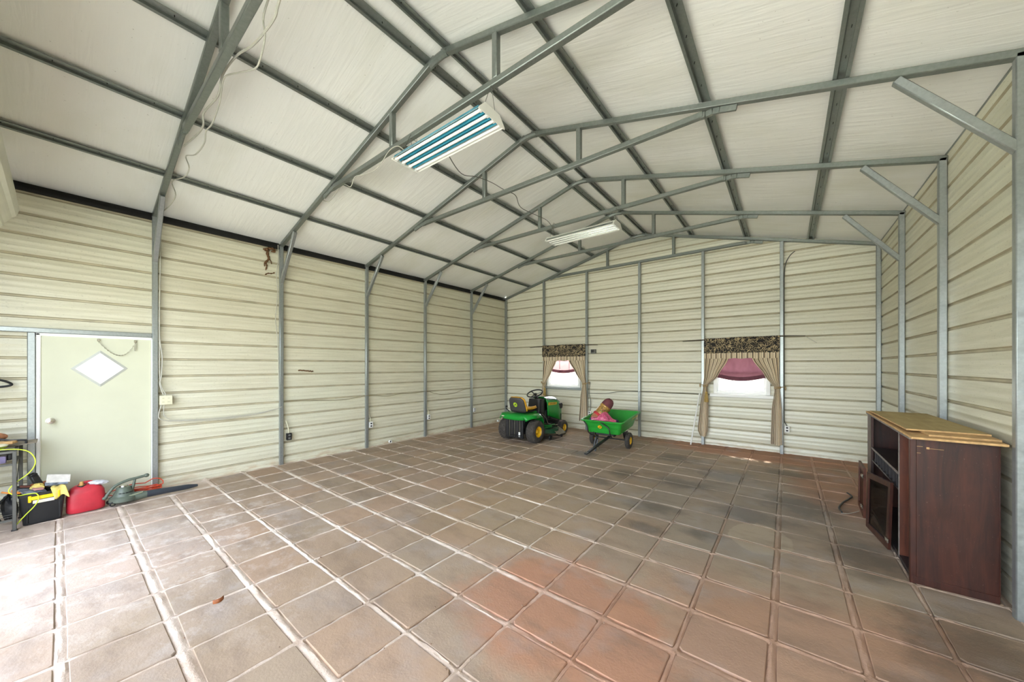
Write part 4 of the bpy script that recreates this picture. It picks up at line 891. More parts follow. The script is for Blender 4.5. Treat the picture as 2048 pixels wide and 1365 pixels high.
m = MB(); m.tube([(0.25, 0.40, 0.36), (0.34, 0.62, 0.31), (0.40, 0.90, 0.27)], 0.011, 8); m.tube([(0.30, 0.5, 0.33), (0.36, 0.55, 0.2)], 0.011, 8); m.build('deck_link', M_steelg, MW)
# ---------------------------------------------------------------- dump cart
M_cart = pm('green_moulded_plastic', srgb(36, 150, 48), 0.42, var=0.08, scale=4)
CT = thing('dump_cart', (3.87, 6.25, 0.0), 'green plastic dump cart with black tongue and yellow-hubbed wheels', 'cart', 0.02)
for s_ in (-1, 1): wheel(CT, s_*0.375, 0.0, 0.157, 0.085, s_, 0.075)
m = MB(); m.tube([(-0.36, 0, 0.157), (0.36, 0, 0.157)], 0.013, 10); m.build('axle', M_black, CT)
TM = Matrix.Translation((0, 0, 0.157)) @ Matrix.Rotation(0.10, 4, 'X') @ Matrix.Translation((0, 0, -0.157))
def rrect(hx0, hx1, y0, y1, r, n=5):
    pts = []
    for (cx, cy, a0) in ((hx1-r, y1-r, 0), (hx0+r, y1-r, PI/2), (hx0+r, y0+r, PI), (hx1-r, y0+r, 3*PI/2)):
        for k in range(n+1): a = a0+PI/2*k/n; pts.append((cx+r*math.cos(a), cy+r*math.sin(a)))
    return pts
m = MB(); rings = []
def ring(k, z, grow=0.0):
    hx = 0.33+0.085*k+grow; return [m.bm.verts.new(TM @ Vector((p[0], p[1], z))) for p in rrect(-hx, hx, -0.385-0.075*k-grow, 0.46+0.15*k+grow, 0.06)]
prof = [(0, 0.36, 0)]+[(k/9, 0.36+0.26*k/9, (-0.006 if k in (3, 4, 6, 7) else 0)) for k in range(1, 9)]+[(1, 0.605, 0), (1, 0.607, 0.028), (1, 0.628, 0.03), (1, 0.630, -0.004), (0.95, 0.60, -0.012), (0.08, 0.385, -0.014), (0.0, 0.375, -0.03)]
rings = [ring(*q) for q in prof]; n = len(rings[0])
for a, b in zip(rings, rings[1:]):
    for k in range(n): m.bm.faces.new((a[k], a[(k+1) % n], b[(k+1) % n], b[k]))
m.bm.faces.new(rings[0][::-1]); m.bm.faces.new(rings[-1]); bed = m.build('cart_bed', M_cart, CT)
emblem(bed, TM @ Matrix.Translation((-0.04, -0.447, 0.50)) @ Matrix.Rotation(PI/2+0.27, 4, 'X'), 0.036, M_yel, M_black, shield=True)
Mt = TM @ (Matrix.Translation((0.408, 0.31, 0.572)) @ Matrix.Rotation(0.30, 4, 'Y') @ Matrix(((0, 0, 1, 0.008), (1, 0, 0, 0), (0, 1, 0, 0), (0, 0, 0, 1))))
text_obj('JOHN DEERE', 0.062, M_yel, bed, Mt)
m = MB()
for s_ in (-1, 1): m.beam(TM @ Vector((s_*0.20, -0.36, 0.33)), TM @ Vector((s_*0.20, 0.40, 0.33)), 0.035, 0.05, (0, 0, 1), 0.005)
m.beam(TM @ Vector((-0.22, -0.30, 0.32)), TM @ Vector((0.22, -0.30, 0.32)), 0.04, 0.05, (0, 1, 0), 0.005)
for s_ in (-1, 1): m.prism([(-0.16, 0.33), (0.16, 0.33), (0.035, 0.14), (-0.035, 0.14)], 0.008, Matrix(((0, 0, 1, s_*0.30), (1, 0, 0, 0), (0, 1, 0, 0), (0, 0, 0, 1))))
m.build('under_frame', M_black, CT, smooth=False)
for pts in ([(-0.40, -0.48, 0.565), (-0.29, -0.515, 0.45), (-0.275, -0.49, 0.33), (-0.22, -0.42, 0.27)], [(-0.05, -0.50, 0.57), (0.15, -0.52, 0.455), (0.175, -0.50, 0.34), (0.19, -0.43, 0.26)]):
    m = MB(); m.tube(spline(pts, 4), 0.012, 8); m.build('front_bar', M_black, CT)
m = MB(); m.beam((0.13, -0.22, 0.295), (-0.055, -0.98, 0.05), 0.05, 0.04, (0, 0, 1), 0.006); m.beam((-0.055, -0.98, 0.05), (-0.075, -1.07, 0.03), 0.06, 0.02, (0, 0, 1), 0.004); tg = m.build('tongue', M_black, CT)
m = MB(); m.tube([(-0.068, -1.045, 0.02), (-0.07, -1.05, 0.085)], 0.008, 8); m.build('hitch_pin', M_steelg, tg)
m = MB(); m.beam((-0.02, -0.62, 0.24), (-0.05, -0.68, 0.01), 0.03, 0.012, (0, 1, 0), 0.003); m.beam((-0.07, -0.60, 0.27), (-0.10, -0.66, 0.02), 0.03, 0.012, (0, 1, 0), 0.003); m.tube([(-0.02, -0.60, 0.26), (-0.11, -0.58, 0.30), (-0.14, -0.55, 0.36)], 0.010, 8); m.build('dump_latch', M_black, CT)
m = MB(); m.tube([(0.015, -0.66, 0.16), (0.02, -0.66, 0.08), (0.03, -0.655, 0.06)], 0.004, 6); m.build('latch_clip', M_steelg, tg)
# ---------------------------------------------------------------- stuffed figure and pink cloth in the cart
M_mar = pm('maroon_felt', srgb(112, 62, 66), 0.9, var=0.12, scale=30)
M_brn = pm('tan_burlap', srgb(176, 120, 84), 0.9, var=0.2, scale=40)
M_gilt = pm('gilt_cloth', srgb(206, 160, 84), 0.4, 0.3, var=0.35, scale=50)
M_redc = pm('red_felt', srgb(196, 58, 62), 0.85); M_olive = pm('olive_felt', srgb(130, 140, 70), 0.85)
M_pink = pm('pink_sequin_cloth', srgb(226, 116, 150), 0.35, var=0.35, scale=55, bump=0.9, bscale=90, col2=srgb(176, 40, 84))
M_navy = pm('navy_cloth', srgb(52, 50, 92), 0.8)
a0, a1 = Vector((3.56, 6.10, 0.50)), Vector((3.84, 6.34, 0.945)); ax = (a1-a0).normalized()
xx = ax.cross(Vector((0, 0, 1))).normalized(); yy = ax.cross(xx)
MF = Matrix.Translation(a0) @ Matrix((xx, yy, ax)).transposed().to_4x4(); Lf = (a1-a0).length
t = thing('stuffed_figure', a0, 'stuffed figure with tall maroon cap and gold face leaning in the green cart', 'figure')
def FL(prof): return MB(a0).lathe([(r, z*Lf) for r, z in prof], 20, MF, cap=False)
FL([(0.0, -0.02), (0.09, 0.0), (0.115, 0.10), (0.118, 0.25), (0.112, 0.34), (0.0, 0.34)]).build('body', M_brn, t)
FL([(0.08, 0.20), (0.122, 0.24), (0.126, 0.30), (0.118, 0.33)]).build('collar', M_redc, t)
FL([(0.0, 0.32), (0.108, 0.33), (0.118, 0.42), (0.118, 0.56), (0.110, 0.66), (0.0, 0.68)]).build('head', M_gilt, t)
FL([(0.118, 0.62), (0.126, 0.64), (0.126, 0.68), (0.116, 0.70)]).build('cap_brim', M_gilt, t)
FL([(0.112, 0.66), (0.116, 0.74), (0.108, 0.86), (0.088, 0.95), (0.05, 1.01), (0.0, 1.02)]).build('cap', M_mar, t)
fdir = Vector((0.35, -0.95, 0.1)); fl = (fdir-ax*fdir.dot(ax)).normalized(); sd = ax.cross(fl)
m = MB(a0)
for s_ in (-1, 1): m.blob(a0+ax*Lf*0.55+fl*0.108+sd*0.035*s_, (0.014, 0.014, 0.012), n=8, m=6)
m.build('eyes', M_black, t)
MB(a0).blob(a0+ax*Lf*0.50+fl*0.122, (0.02, 0.022, 0.022), n=10, m=8).build('nose', M_brn, t)
m = MB(a0); m.tube([a0+ax*Lf*(0.43+0.02*math.cos(k*PI/8*2-PI))+fl*(0.119-0.010*abs(k-4)/4*1.2)+sd*0.05*(k-4)/4 for k in range(9)], [0.006+0.008*math.sin(PI*k/8) for k in range(9)], 8); m.build('moustache', M_olive, t)
m = MB(a0); m.tube([a0+ax*Lf*0.385+fl*0.117+sd*0.025*(k-2)/2 for k in range(5)], 0.006, 6); m.build('mouth', M_redc, t)
rgp = random.Random(11)
def pink(u, v):
    a = 2*PI*u; p = PI*(v*0.98+0.01); x = 0.27*math.sin(p)*math.cos(a); y = 0.17*math.sin(p)*math.sin(a); z = 0.085*math.cos(p)
    k = 1+0.10*math.sin(3*a+2)*math.sin(p)+0.05*math.sin(11*a+v*14)*math.sin(p)+0.08*math.sin(7*a+v*9); z = z*(1+0.4*math.sin(5*x*4+1))+(0.055*math.exp(-((x-0.03)/0.09)**2) if z > 0 else 0)
    return (3.80+x*k, 6.03+y*k, 0.552+z)
o = (3.80, 6.03, 0.42); t = thing('pink_cushion', o, 'crumpled pink sparkly cushion lying in the front of the green cart', 'cushion')
m = MB(o); m.grid(pink, 60, 26, True); m.build('sequin_cover', M_pink, t)
m = MB(o); m.blob((3.56, 6.03, 0.545), (0.055, 0.10, 0.055), n=12, m=8); m.build('navy_end', M_navy, t)
m = MB(o); m.blob((4.06, 6.05, 0.54), (0.05, 0.10, 0.05), n=12, m=8); m.build('navy_end', M_navy, t)
# ---------------------------------------------------------------- dark wooden media cabinet
def wood_mat(name, a, b, rough=0.3, axis=2):
    t = NT(name); P = t.obj(); sc = [9, 9, 9]; sc[axis] = 0.9
    f = t.noise(t.map(P, sc), 2.2, 6, 0.65, 0.6); g = t.noise(P, 5, 4)
    c = t.mix(t.ramp(f, [(0.3, (0, 0, 0)), (0.7, (1, 1, 1))]), a, b); c = t.mix(t.math('MULTIPLY', t.ramp(g, [(0.5, (0, 0, 0)), (0.8, (1, 1, 1))]), 0.4), c, tuple(x*0.5 for x in a[:3])+(1,))
    sp = t.noise(P, 90, 2, 0.8); c = t.mix(t.math('MULTIPLY', t.ramp(sp, [(0.70, (0, 0, 0)), (0.76, (1, 1, 1))]), 0.35), c, srgb(150, 120, 104))
    return t.set(c, t.math('ADD', rough, t.math('MULTIPLY', g, 0.25)))
M_wood = wood_mat('dark_cherry_veneer', srgb(36, 17, 12), srgb(74, 36, 24))
M_woodr = wood_mat('reddish_cherry_veneer', srgb(60, 29, 19), srgb(98, 50, 30))
M_blkw = pm('black_stained_wood', srgb(40, 36, 38), 0.4, var=0.2)
M_ply = wood_mat('olive_tan_hardboard', srgb(160, 138, 90), srgb(178, 158, 108), 0.6, 1)
M_edge = pm('raw_board_edge', srgb(206, 166, 112), 0.8, var=0.15, scale=30)
M_greyedge = pm('worn_grey_edge', srgb(128, 118, 112), 0.6, var=0.2, scale=20)
og = (7.72, 4.1, 0.0)
CB = thing('media_cabinet', og, 'dark cherry media cabinet with broken doors standing by the right wall', 'cabinet')
x0, x1, y0, y1, zt = 7.505, 7.93, 3.215, 5.005, 1.118
def K(): return MB(og)
sp_ = K().bb((x0+0.012, y0, 0.03), (x1, y0+0.02, zt), 0.002).build('side_panel', M_wood, CB)
m = K(); m.bb((x0, y0-0.003, 0.0), (x0+0.035, y0+0.03, zt), 0.003); m.build('corner_stile', M_wood, CB)
m = K(); m.bb((x0+0.01, y0-0.004, 0.0), (x1, y0+0.024, 0.055), 0.002); m.bb((x1-0.004, y0-0.004, 0.05), (x1+0.002, y0+0.02, zt), 0.001); m.build('plinth', M_wood, CB)
m = K()
for (z, y_, w_) in ((1.05, 0.0, 0.03), (1.0, 0.0, 0.02)): m.bb((x0+0.036, y0-0.0038, z), (x0+0.036+w_, y0-0.0028, z+0.0025))
m.bb((x0+0.085, y0-0.0012, 1.035), (x0+0.10, y0+0.001, 1.05)); m.bb((x0+0.10, y0-0.0012, 1.039), (x0+0.17, y0+0.001, 1.0415)); m.build('scratches', M_edge, sp_, smooth=False)
K().bb((x0, y1-0.02, 0.0), (x1, y1, zt), 0.002).build('side_panel', M_wood, CB)
K().bb((x0, 4.79, 0.0), (x0+0.022, y1-0.02, zt), 0.002).build('face_stile', M_wood, CB)
K().bb((x1-0.012, y0+0.02, 0.03), (x1, y1-0.02, zt-0.01)).build('back_panel', M_woodr, CB)
m = K(); m.bb((x0+0.004, 3.55, 0.05), (x1-0.012, 3.57, zt), 0.001); m.build('divider', M_woodr, CB)
K().bb((x0, 3.548, 0.05), (x0+0.004, 3.572, zt)).build('divider_edge', M_greyedge, CB)
K().bb((x0+0.002, y0+0.02, 0.05), (x1-0.012, y1-0.02, 0.07), 0.001).build('bottom_board', M_blkw, CB)
K().bb((x0+0.02, y0+0.02, 0.0), (x0+0.04, y1-0.02, 0.05)).build('kick_board', M_blkw, CB)
K().bb((x0+0.006, 3.57, 0.735), (x1-0.012, 4.79, 0.755), 0.002).build('shelf', M_blkw, CB)
K().bb((x0+0.004, 3.57, 0.735), (x0+0.007, 4.79, 0.757)).build('shelf_edge', M_greyedge, CB)
K().bb((x0+0.006, 3.57, 0.60), (x1-0.012, 4.79, 0.616), 0.002).build('slot_shelf', M_blkw, CB)
for k in range(8):
    y_ = 3.70+0.135*k; K().bb((x0+0.01, y_, 0.616), (x1-0.05, y_+0.008, 0.735)).build('slot_partition', M_blkw, CB)
m = K(); m.bb((x0-0.012, y0-0.11, zt), (x1+0.006, y1+0.02, zt+0.016), 0.001); tp = m.build('top_board', M_edge, CB)
K().bb((x0-0.013, y0-0.05, zt-0.012), (x0+0.004, y1, zt+0.002)).build('top_edge_band', M_greyedge, CB)
# crooked glass door leaf
def leaf(name, c4, th, fw, mat, parent, glassy):
    """c4 = near-top, near-bottom, far-bottom, far-top corners; frame of four bars and a pane"""
    P_ = [Vector(p) for p in c4]; nrm = (P_[1]-P_[0]).cross(P_[2]-P_[1]).normalized()
    root = None; ctr = sum(P_, Vector())/4
    inn = [p+(ctr-p).normalized()*fw*1.35 for p in P_]
    for k in range(4):
        a, b, c_, d_ = P_[k], P_[(k+1) % 4], inn[(k+1) % 4], inn[k]; m = K()
        lo = [m.bm.verts.new(q-nrm*th/2) for q in (a, b, c_, d_)]; hi = [m.bm.verts.new(q+nrm*th/2) for q in (a, b, c_, d_)]
        m.bm.faces.new(lo[::-1]); m.bm.faces.new(hi)
        for q in range(4): m.bm.faces.new((lo[q], lo[(q+1) % 4], hi[(q+1) % 4], hi[q]))
        o = m.build(name if root is None else 'door_rail', mat, root or parent, smooth=False); root = root or o
    m = K(); m.bm.faces.new([m.bm.verts.new(q) for q in inn]); bmesh.ops.solidify(m.bm, geom=m.bm.faces[:], thickness=0.004)
    m.build('glass_pane' if glassy else 'door_panel', M_smoke if glassy else mat, root, smooth=False); return root
t_ = NT('smoked_cabinet_glass'); tr_ = t_.n('ShaderNodeBsdfTransparent'); tr_.inputs[0].default_value = (0.30, 0.30, 0.29, 1); gl_ = t_.n('ShaderNodeBsdfGlossy'); gl_.inputs['Roughness'].default_value = 0.05
mx_ = t_.n('ShaderNodeMixShader'); mx_.inputs[0].default_value = 0.16; t_.l(tr_.outputs[0], mx_.inputs[1]); t_.l(gl_.outputs[0], mx_.inputs[2]); t_.l(mx_.outputs[0], t_.out.inputs[0]); M_smoke = t_.m
gd = leaf('glass_door', [(7.488, 3.69, 0.635), (7.484, 3.77, 0.012), (7.412, 4.31, 0.012), (7.418, 4.30, 0.575)], 0.02, 0.055, M_wood, CB, True)
wl = leaf('wooden_door', [(7.428, 4.56, 0.55), (7.425, 4.56, 0.012), (7.425, 4.93, 0.05), (7.43, 4.93, 0.56)], 0.02, 0.05, M_woodr, CB, False)
for (p, par) in (((7.405, 4.58, 0.47), wl), ((7.402, 4.58, 0.14), wl), ((7.470, 3.80, 0.10), gd)):
    m = K(); m.lathe([(0.0, 0), (0.017, 0), (0.017, 0.008), (0.0, 0.008)], 14, Matrix.Translation(p) @ Matrix.Rotation(-PI/2, 4, 'Y'), cap=False); m.bb((p[0]-0.012, p[1]-0.045, p[2]-0.008), (p[0]+0.002, p[1]-0.01, p[2]+0.008), 0.002); m.bb((p[0]-0.006, p[1]-0.07, p[2]-0.02), (p[0]+0.004, p[1]-0.045, p[2]+0.02), 0.002)
    m.build('hinge', M_chrome, par)
# loose boards on top
for (xa, xb, ya, yb, z, th, rz, mat, lab) in ((7.60, 7.932, 3.20, 4.5, 1.1345, 0.014, 0.0, M_edge, 'smaller raw board sandwiched between the top board and the cabinet'), (7.505, 7.925, 3.36, 4.78, 1.150, 0.013, 0.012, M_ply, 'olive tan hardboard sheet lying topmost on the dark cabinet')):
    c_ = ((xa+xb)/2, (ya+yb)/2, z); t = thing('loose_board', c_, lab, 'board', rz, 'loose boards on the cabinet')
    MB().bb((-(xb-xa)/2, -(yb-ya)/2, 0.001), ((xb-xa)/2, (yb-ya)/2, th), 0.001).build('board_face', mat, t)
    m = MB(); hx, hy = (xb-xa)/2, (yb-ya)/2; m.bb((-hx-0.0015, -hy-0.0015, 0.0005), (hx+0.0015, hy+0.0015, th-0.0006)); m.build('raw_edge', M_edge, t, smooth=False)
cable('lamp_cord', [(7.25, 4.62, 0.012), (7.24, 4.78, 0.010), (7.29, 5.0, 0.010), (7.36, 5.2, 0.010), (7.41, 5.36, 0.012), (7.38, 5.5, 0.010)], 0.009, M_black, 'black cord curving on the floor beside the cabinet doors', 'cord')
cable('thin_wire', [(7.24, 4.60, 0.006), (7.30, 4.63, 0.006), (7.35, 4.70, 0.006), (7.41, 4.80, 0.006)], 0.003, M_cable, 'thin pale wire on the floor by the cabinet', 'wire')
# ---------------------------------------------------------------- left corner: rack, toolbox, can, blower, cord
M_rack = pm('grey_rack_steel', srgb(92, 92, 88), 0.5, 0.5)
og = (0.36, -1.36, 0.0)
RK = thing('wire_rack', og, 'grey steel rack at the left edge, its shelves holding garden odds and ends', 'rack')
def K2(): return MB(og)
for (x, y) in ((0.60, -1.08), (0.12, -1.06), (0.60, -1.64), (0.12, -1.64)):
    lg = K2().bb((x-0.013, y-0.013, 0.0), (x+0.013, y+0.013, 0.80), 0.003).build('leg', M_rack, RK)
    K2().bb((x-0.02, y-0.02, -0.004), (x+0.02, y+0.02, 0.008), 0.003).build('foot', M_black, lg)
for z in (0.10, 0.66, 0.785):
    m = K2(); m.bb((0.60-0.01, -1.64, z), (0.61, -1.08, z+0.02)); m.bb((0.11, -1.64, z), (0.13, -1.06, z+0.02)); m.bb((0.12, -1.09, z), (0.60, -1.07, z+0.02)); m.bb((0.12, -1.65, z), (0.60, -1.63, z+0.02))
    m.build('shelf_rail', M_rack, RK, smooth=False)
    for k in range(6): K2().tube([(0.12+0.09*k+0.02, -1.64, z+0.018), (0.12+0.09*k+0.02, -1.07, z+0.018)], 0.003, 6).build('shelf_wire', M_rack, RK)
K2().tube([(0.59, -1.09, 0.10), (0.13, -1.07, 0.64)], 0.004, 6).build('cross_wire', M_rack, RK)
M_purp = pm('dusty_purple_plastic', srgb(122, 112, 146), 0.6); M_neon = pm('neon_yellow_green', srgb(206, 232, 60), 0.5, var=0.05); M_card = pm('grey_brown_board', srgb(142, 132, 116), 0.8, var=0.15)
c_ = (0.40, -1.33, 0.682); t = thing('storage_case', c_, 'purple plastic case on the upper shelf of the grey rack', 'case')
MB().bb((-0.17, -0.24, 0.0), (0.17, 0.2, 0.085), 0.012, 2).build('case_body', M_purp, t); MB().bb((-0.175, 0.195, 0.02), (0.12, 0.235, 0.08), 0.012, 2).build('case_end', M_black, t); MB().bb((-0.175, -0.245, 0.07), (0.175, 0.205, 0.088), 0.008).build('lid', M_char, t)
c_ = (0.44, -1.28, 0.805); t = thing('neon_pouch', c_, 'neon yellow-green pouch lying on top of the grey rack', 'pouch')
MB().blob((0, 0, 0.022), (0.14, 0.15, 0.022), n=18, m=10, fn=lambda a, p: 1+0.12*math.sin(3*a+1)+0.05*math.sin(7*a)).build('pouch_cloth', M_neon, t); MB().blob((0.03, 0.11, 0.05), (0.08, 0.05, 0.015), n=14, m=8).build('flap', M_ivory, t)
c_ = (0.20, -1.10, 0.808); t = thing('flat_board', c_, 'grey brown sheet lying across the back of the rack top', 'board')
MB().box((0, 0.0, 0.012), (0.26, 0.30, 0.012), RXm(0.10), 0.002).build('sheet', M_card, t)
c_ = (0.27, -1.22, 0.83); t = thing('hand_tool', c_, 'tan cloth tool roll with a black bent handle on the rack top', 'tool')
MB().blob((0, -0.02, 0.09), (0.055, 0.10, 0.045), n=14, m=10, fn=lambda a, p: 1+0.12*math.sin(4*a)).build('cloth_roll', M_brn, t)
m = MB(); m.tube(spline([(0.03, 0.03, 0.075), (0.05, 0.10, 0.05), (0.06, 0.17, 0.045), (0.06, 0.20, 0.035), (0.06, 0.20, 0.005)], 4), 0.010, 8); m.build('bent_handle', M_black, t)
c_ = (0.33, -1.21, 0.835); t = thing('wood_offcut', c_, 'pale wooden offcut on the rack top beneath the cloth roll', 'offcut'); MB().box((0, 0, 0.03), (0.10, 0.26, 0.028), RZ(-0.3), 0.004).build('block', M_edge, t)
o = (0.0, -1.19, 1.47); m = MB(o)
m.tube(spline([(0.02, -1.30, 1.525), (0.025, -1.24, 1.525), (0.03, -1.17, 1.50), (0.03, -1.125, 1.465), (0.03, -1.15, 1.443), (0.025, -1.24, 1.432), (0.02, -1.32, 1.43)], 5), 0.012, 8); t = thing('saw_handle', o, 'black loop handle of a tool hanging on the wall at the left edge', 'tool')
m.build('handle_loop', M_black, t); MB(o).bb((0.0, -1.62, 1.45), (0.03, -1.28, 1.53), 0.01).build('tool_body', M_char, t)
# black toolbox with odds and ends
og = (0.40, -0.915, 0.0)
TB = thing('tool_box', og, 'black plastic toolbox with a yellow latch, heaped with tools by the door', 'toolbox', 0.06)
m = MB(); lo = rrect(-0.095, 0.095, -0.125, 0.125, 0.02, 3); hi = rrect(-0.115, 0.115, -0.15, 0.15, 0.022, 3); n = len(lo)
R_ = [[m.bm.verts.new((p[0], p[1], z)) for p in q] for q, z in ((lo, 0.0), (hi, 0.295), ([(a*1.05, b*1.04) for a, b in hi], 0.296), ([(a*1.05, b*1.04) for a, b in hi], 0.322), ([(a*0.94, b*0.95) for a, b in hi], 0.322), ([(a*0.92, b*0.93) for a, b in lo], 0.015))]
for a, b in zip(R_, R_[1:]):
    for k in range(n): m.bm.faces.new((a[k], a[(k+1) % n], b[(k+1) % n], b[k]))
m.bm.faces.new(R_[0][::-1]); m.bm.faces.new(R_[-1]); bx_ = m.build('box_body', M_black, TB)
M_yplas = pm('yellow_plastic', srgb(246, 210, 20), 0.4, var=0.04)
m = MB(); m.bb((0.112, -0.085, 0.255), (0.130, 0.105, 0.292), 0.006); m.bb((0.110, -0.095, 0.235), (0.132, -0.072, 0.305), 0.005); m.bb((0.110, 0.092, 0.245), (0.132, 0.112, 0.318), 0.005); m.build('latch', M_yplas, TB)
MB().bb((0.104, -0.065, 0.215), (0.1155, 0.075, 0.248), 0.001).build('paper_label', pm('off_white_paper', srgb(226, 220, 206), 0.7, var=0.05), TB)
for y in (-0.10, 0.11): MB().bb((0.097, y-0.008, 0.02), (0.109, y+0.008, 0.25), 0.003).build('rib', M_black, TB)
MB().box((-0.02, -0.168, 0.20), (0.16, 0.012, 0.13), RXm(0.2), 0.004).build('open_lid', M_black, TB)
Mw = Matrix.Translation(og)
def item(name, p, label, cat, rz=0.0): return thing(name, (og[0]+p[0], og[1]+p[1], p[2]+(0.06 if p[2] > 0.1 else 0)), label, cat, rz)
M_paper = pm('printed_paper', srgb(232, 228, 222), 0.6, var=0.1, scale=20); M_bluep = pm('blue_grey_print', srgb(150, 160, 176), 0.6, var=0.4, scale=24)
t = item('paper_packet', (-0.03, 0.06, 0.275), 'white paper packet leaning at the back of the toolbox', 'packet', 0.2); MB().box((0, 0.05, 0.075), (0.014, 0.17, 0.10), RXm(-0.25) @ RYm(-0.7), 0.003).build('packet', M_paper, t); MB().box((0.03, 0.03, 0.035), (0.012, 0.16, 0.05), RXm(-0.15) @ RYm(-0.9), 0.003).build('printed_flap', M_bluep, t)
t = item('blister_pack', (0.04, -0.06, 0.268), 'blue and pink blister pack lying on the open toolbox', 'packet', 0.3); MB().box((0, 0, 0.012), (0.12, 0.16, 0.008), RXm(-0.12) @ RYm(0.25), 0.002).build('card', M_bluep, t); MB().box((0.02, 0.03, 0.024), (0.06, 0.07, 0.016), RXm(-0.12) @ RYm(0.25), 0.005).build('bubble', pm('pink_card', srgb(206, 150, 150), 0.5), t)
def cloth(u, v):
    y = 0.075+0.10*u; s_ = v
    if s_ < 0.5: return (0.02+0.125*s_*2, y-0.03*(1-2*s_)*(u-0.3), 0.020+0.006*math.sin(9*u)+0.010*math.sin(PI*s_))
    k = (s_-0.5)*2; return (0.145+0.008*math.sin(k*2+6*u), y+0.03*k, 0.028-(0.11+0.02*math.sin(7*u+1))*k)
t = item('yellow_towel', (-0.02, -0.02, 0.265), 'pale yellow towel draped over the toolbox corner', 'towel'); m = MB(); m.grid(cloth, 14, 16); g_ = m.build('towel_cloth', pm('pale_yellow_cloth', srgb(228, 206, 116), 0.8, var=0.12, scale=20), t); md = g_.modifiers.new('thick', 'SOLIDIFY'); md.thickness = 0.006
t = item('yellow_rag', (0.0, -0.03, 0.265), 'small yellow rag tucked between tools in the toolbox', 'rag'); MB().blob((0, 0, 0.03), (0.045, 0.05, 0.045), n=14, m=10, fn=lambda a, p: 1+0.18*math.sin(5*a)*math.sin(p*3)).build('rag_cloth', g_.data.materials[0], t)
t = item('cordless_drill', (-0.04, -0.02, 0.265), 'black and orange drill standing with its battery up in the toolbox', 'drill', 0.4); m = MB(); m.box((0, -0.02, 0.10), (0.05, 0.055, 0.13), RXm(0.35), 0.008); m.box((0, -0.045, 0.17), (0.06, 0.05, 0.03), RXm(0.35), 0.006); m.build('grip_and_battery', M_black, t)
MB().tube([(0, -0.05, 0.04), (0, 0.06, 0.045), (0, 0.10, 0.045)], [0.035, 0.035, 0.02], 12).build('motor_body', pm('rust_orange_plastic', srgb(150, 84, 44), 0.5), t)
t = item('pliers', (0.05, -0.13, 0.262), 'orange handled pliers on the near end of the toolbox', 'pliers'); m = MB()
for s_ in (-1, 1): m.tube([(0, s_*0.006, 0.012), (0.0, -0.05+s_*0.02, 0.03), (-0.02, -0.09+s_*0.03, 0.05)], 0.008, 8)
m.build('handles', pm('orange_grip', srgb(214, 130, 40), 0.5), t); MB().box((0.01, 0.03, 0.01), (0.016, 0.06, 0.014), RXm(-0.1), 0.003).build('jaws', M_steelg, t)
t = item('folded_bag', (-0.06, -0.19, 0.0), 'black strapped bag slumped behind the near end of the toolbox', 'bag'); MB().blob((-0.02, -0.02, 0.18), (0.06, 0.05, 0.13), n=14, m=10, fn=lambda a, p: 1+0.15*math.sin(5*a+p*3)).build('bag_body', M_black, t)
m = MB(); m.tube(spline([(0.0, -0.03, 0.30), (0.05, -0.08, 0.24), (0.04, -0.09, 0.12), (0.0, -0.07, 0.05)], 4), 0.010, 6); m.build('strap', M_black, t)
t = item('dark_tray', (-0.05, -0.09, 0.27), 'dark tray of tools at the back of the toolbox', 'tray'); MB().box((0, 0, 0.025), (0.10, 0.17, 0.03), RXm(-0.25), 0.006).build('tray', M_black, t); MB().box((0.02, 0.01, 0.045), (0.06, 0.13, 0.014), RXm(-0.25), 0.004).build('rusty_blade', pm('rusty_steel', srgb(110, 60, 46), 0.7), t)
# neon trimmer line
cable('trimmer_line', [(0.52, -1.22, 0.825), (0.56, -1.06, 0.81), (0.56, -0.985, 0.76), (0.56, -0.955, 0.66), (0.56, -0.99, 0.56), (0.57, -1.08, 0.47), (0.58, -1.115, 0.40), (0.58, -1.07, 0.345), (0.555, -1.0, 0.335), (0.545, -0.95, 0.325), (0.545, -0.935, 0.27), (0.55, -0.96, 0.20), (0.56, -1.02, 0.12), (0.565, -1.07, 0.045), (0.56, -1.08, 0.02)], 0.0045, M_neon, 'neon green trimmer line springing from the rack down past the toolbox', 'line', 6)
# red fuel can
M_red = pm('faded_red_plastic', srgb(190, 44, 58), 0.45, var=0.12, scale=6)
og = (0.36, -0.612, 0.0); t = thing('fuel_can', og, 'faded red plastic fuel can between the toolbox and the leaf blower', 'fuel can', 0.05)
m = MB()
def can(u, v):
    a = 2*PI*u; ca, sa = math.cos(a), math.sin(a); k = 0.55
    X_ = math.copysign(abs(ca)**k, ca); Y_ = math.copysign(abs(sa)**k, sa)
    prof = [(0.0, 0.0), (0.90, 0.0), (1.0, 0.015), (1.0, 0.165), (0.96, 0.22), (0.80, 0.265), (0.55, 0.292), (0.0, 0.297)]
    q = v*(len(prof)-1); i = min(len(prof)-2, int(q)); f_ = q-i; r = prof[i][0]+(prof[i+1][0]-prof[i][0])*f_; z = prof[i][1]+(prof[i+1][1]-prof[i][1])*f_
    return (0.095*X_*r**0.9, 0.145*Y_*r, z)
m.grid(can, 32, 21, True); m.build('can_body', M_red, t)
m = MB(); m.tube(spline([(0.0, -0.05, 0.287), (0.0, -0.02, 0.317), (0.0, 0.05, 0.31), (0.0, 0.11, 0.265)], 5), 0.016, 10); m.build('handle', M_red, t)
m = MB(); m.lathe([(0.0, 0), (0.028, 0), (0.028, 0.018), (0.017, 0.02), (0.016, 0.05), (0.012, 0.062), (0.0, 0.064)], 16, Matrix.Translation((0.03, -0.035, 0.277)), cap=False); m.build('spout', pm('amber_spout', srgb(196, 150, 84), 0.5), t)
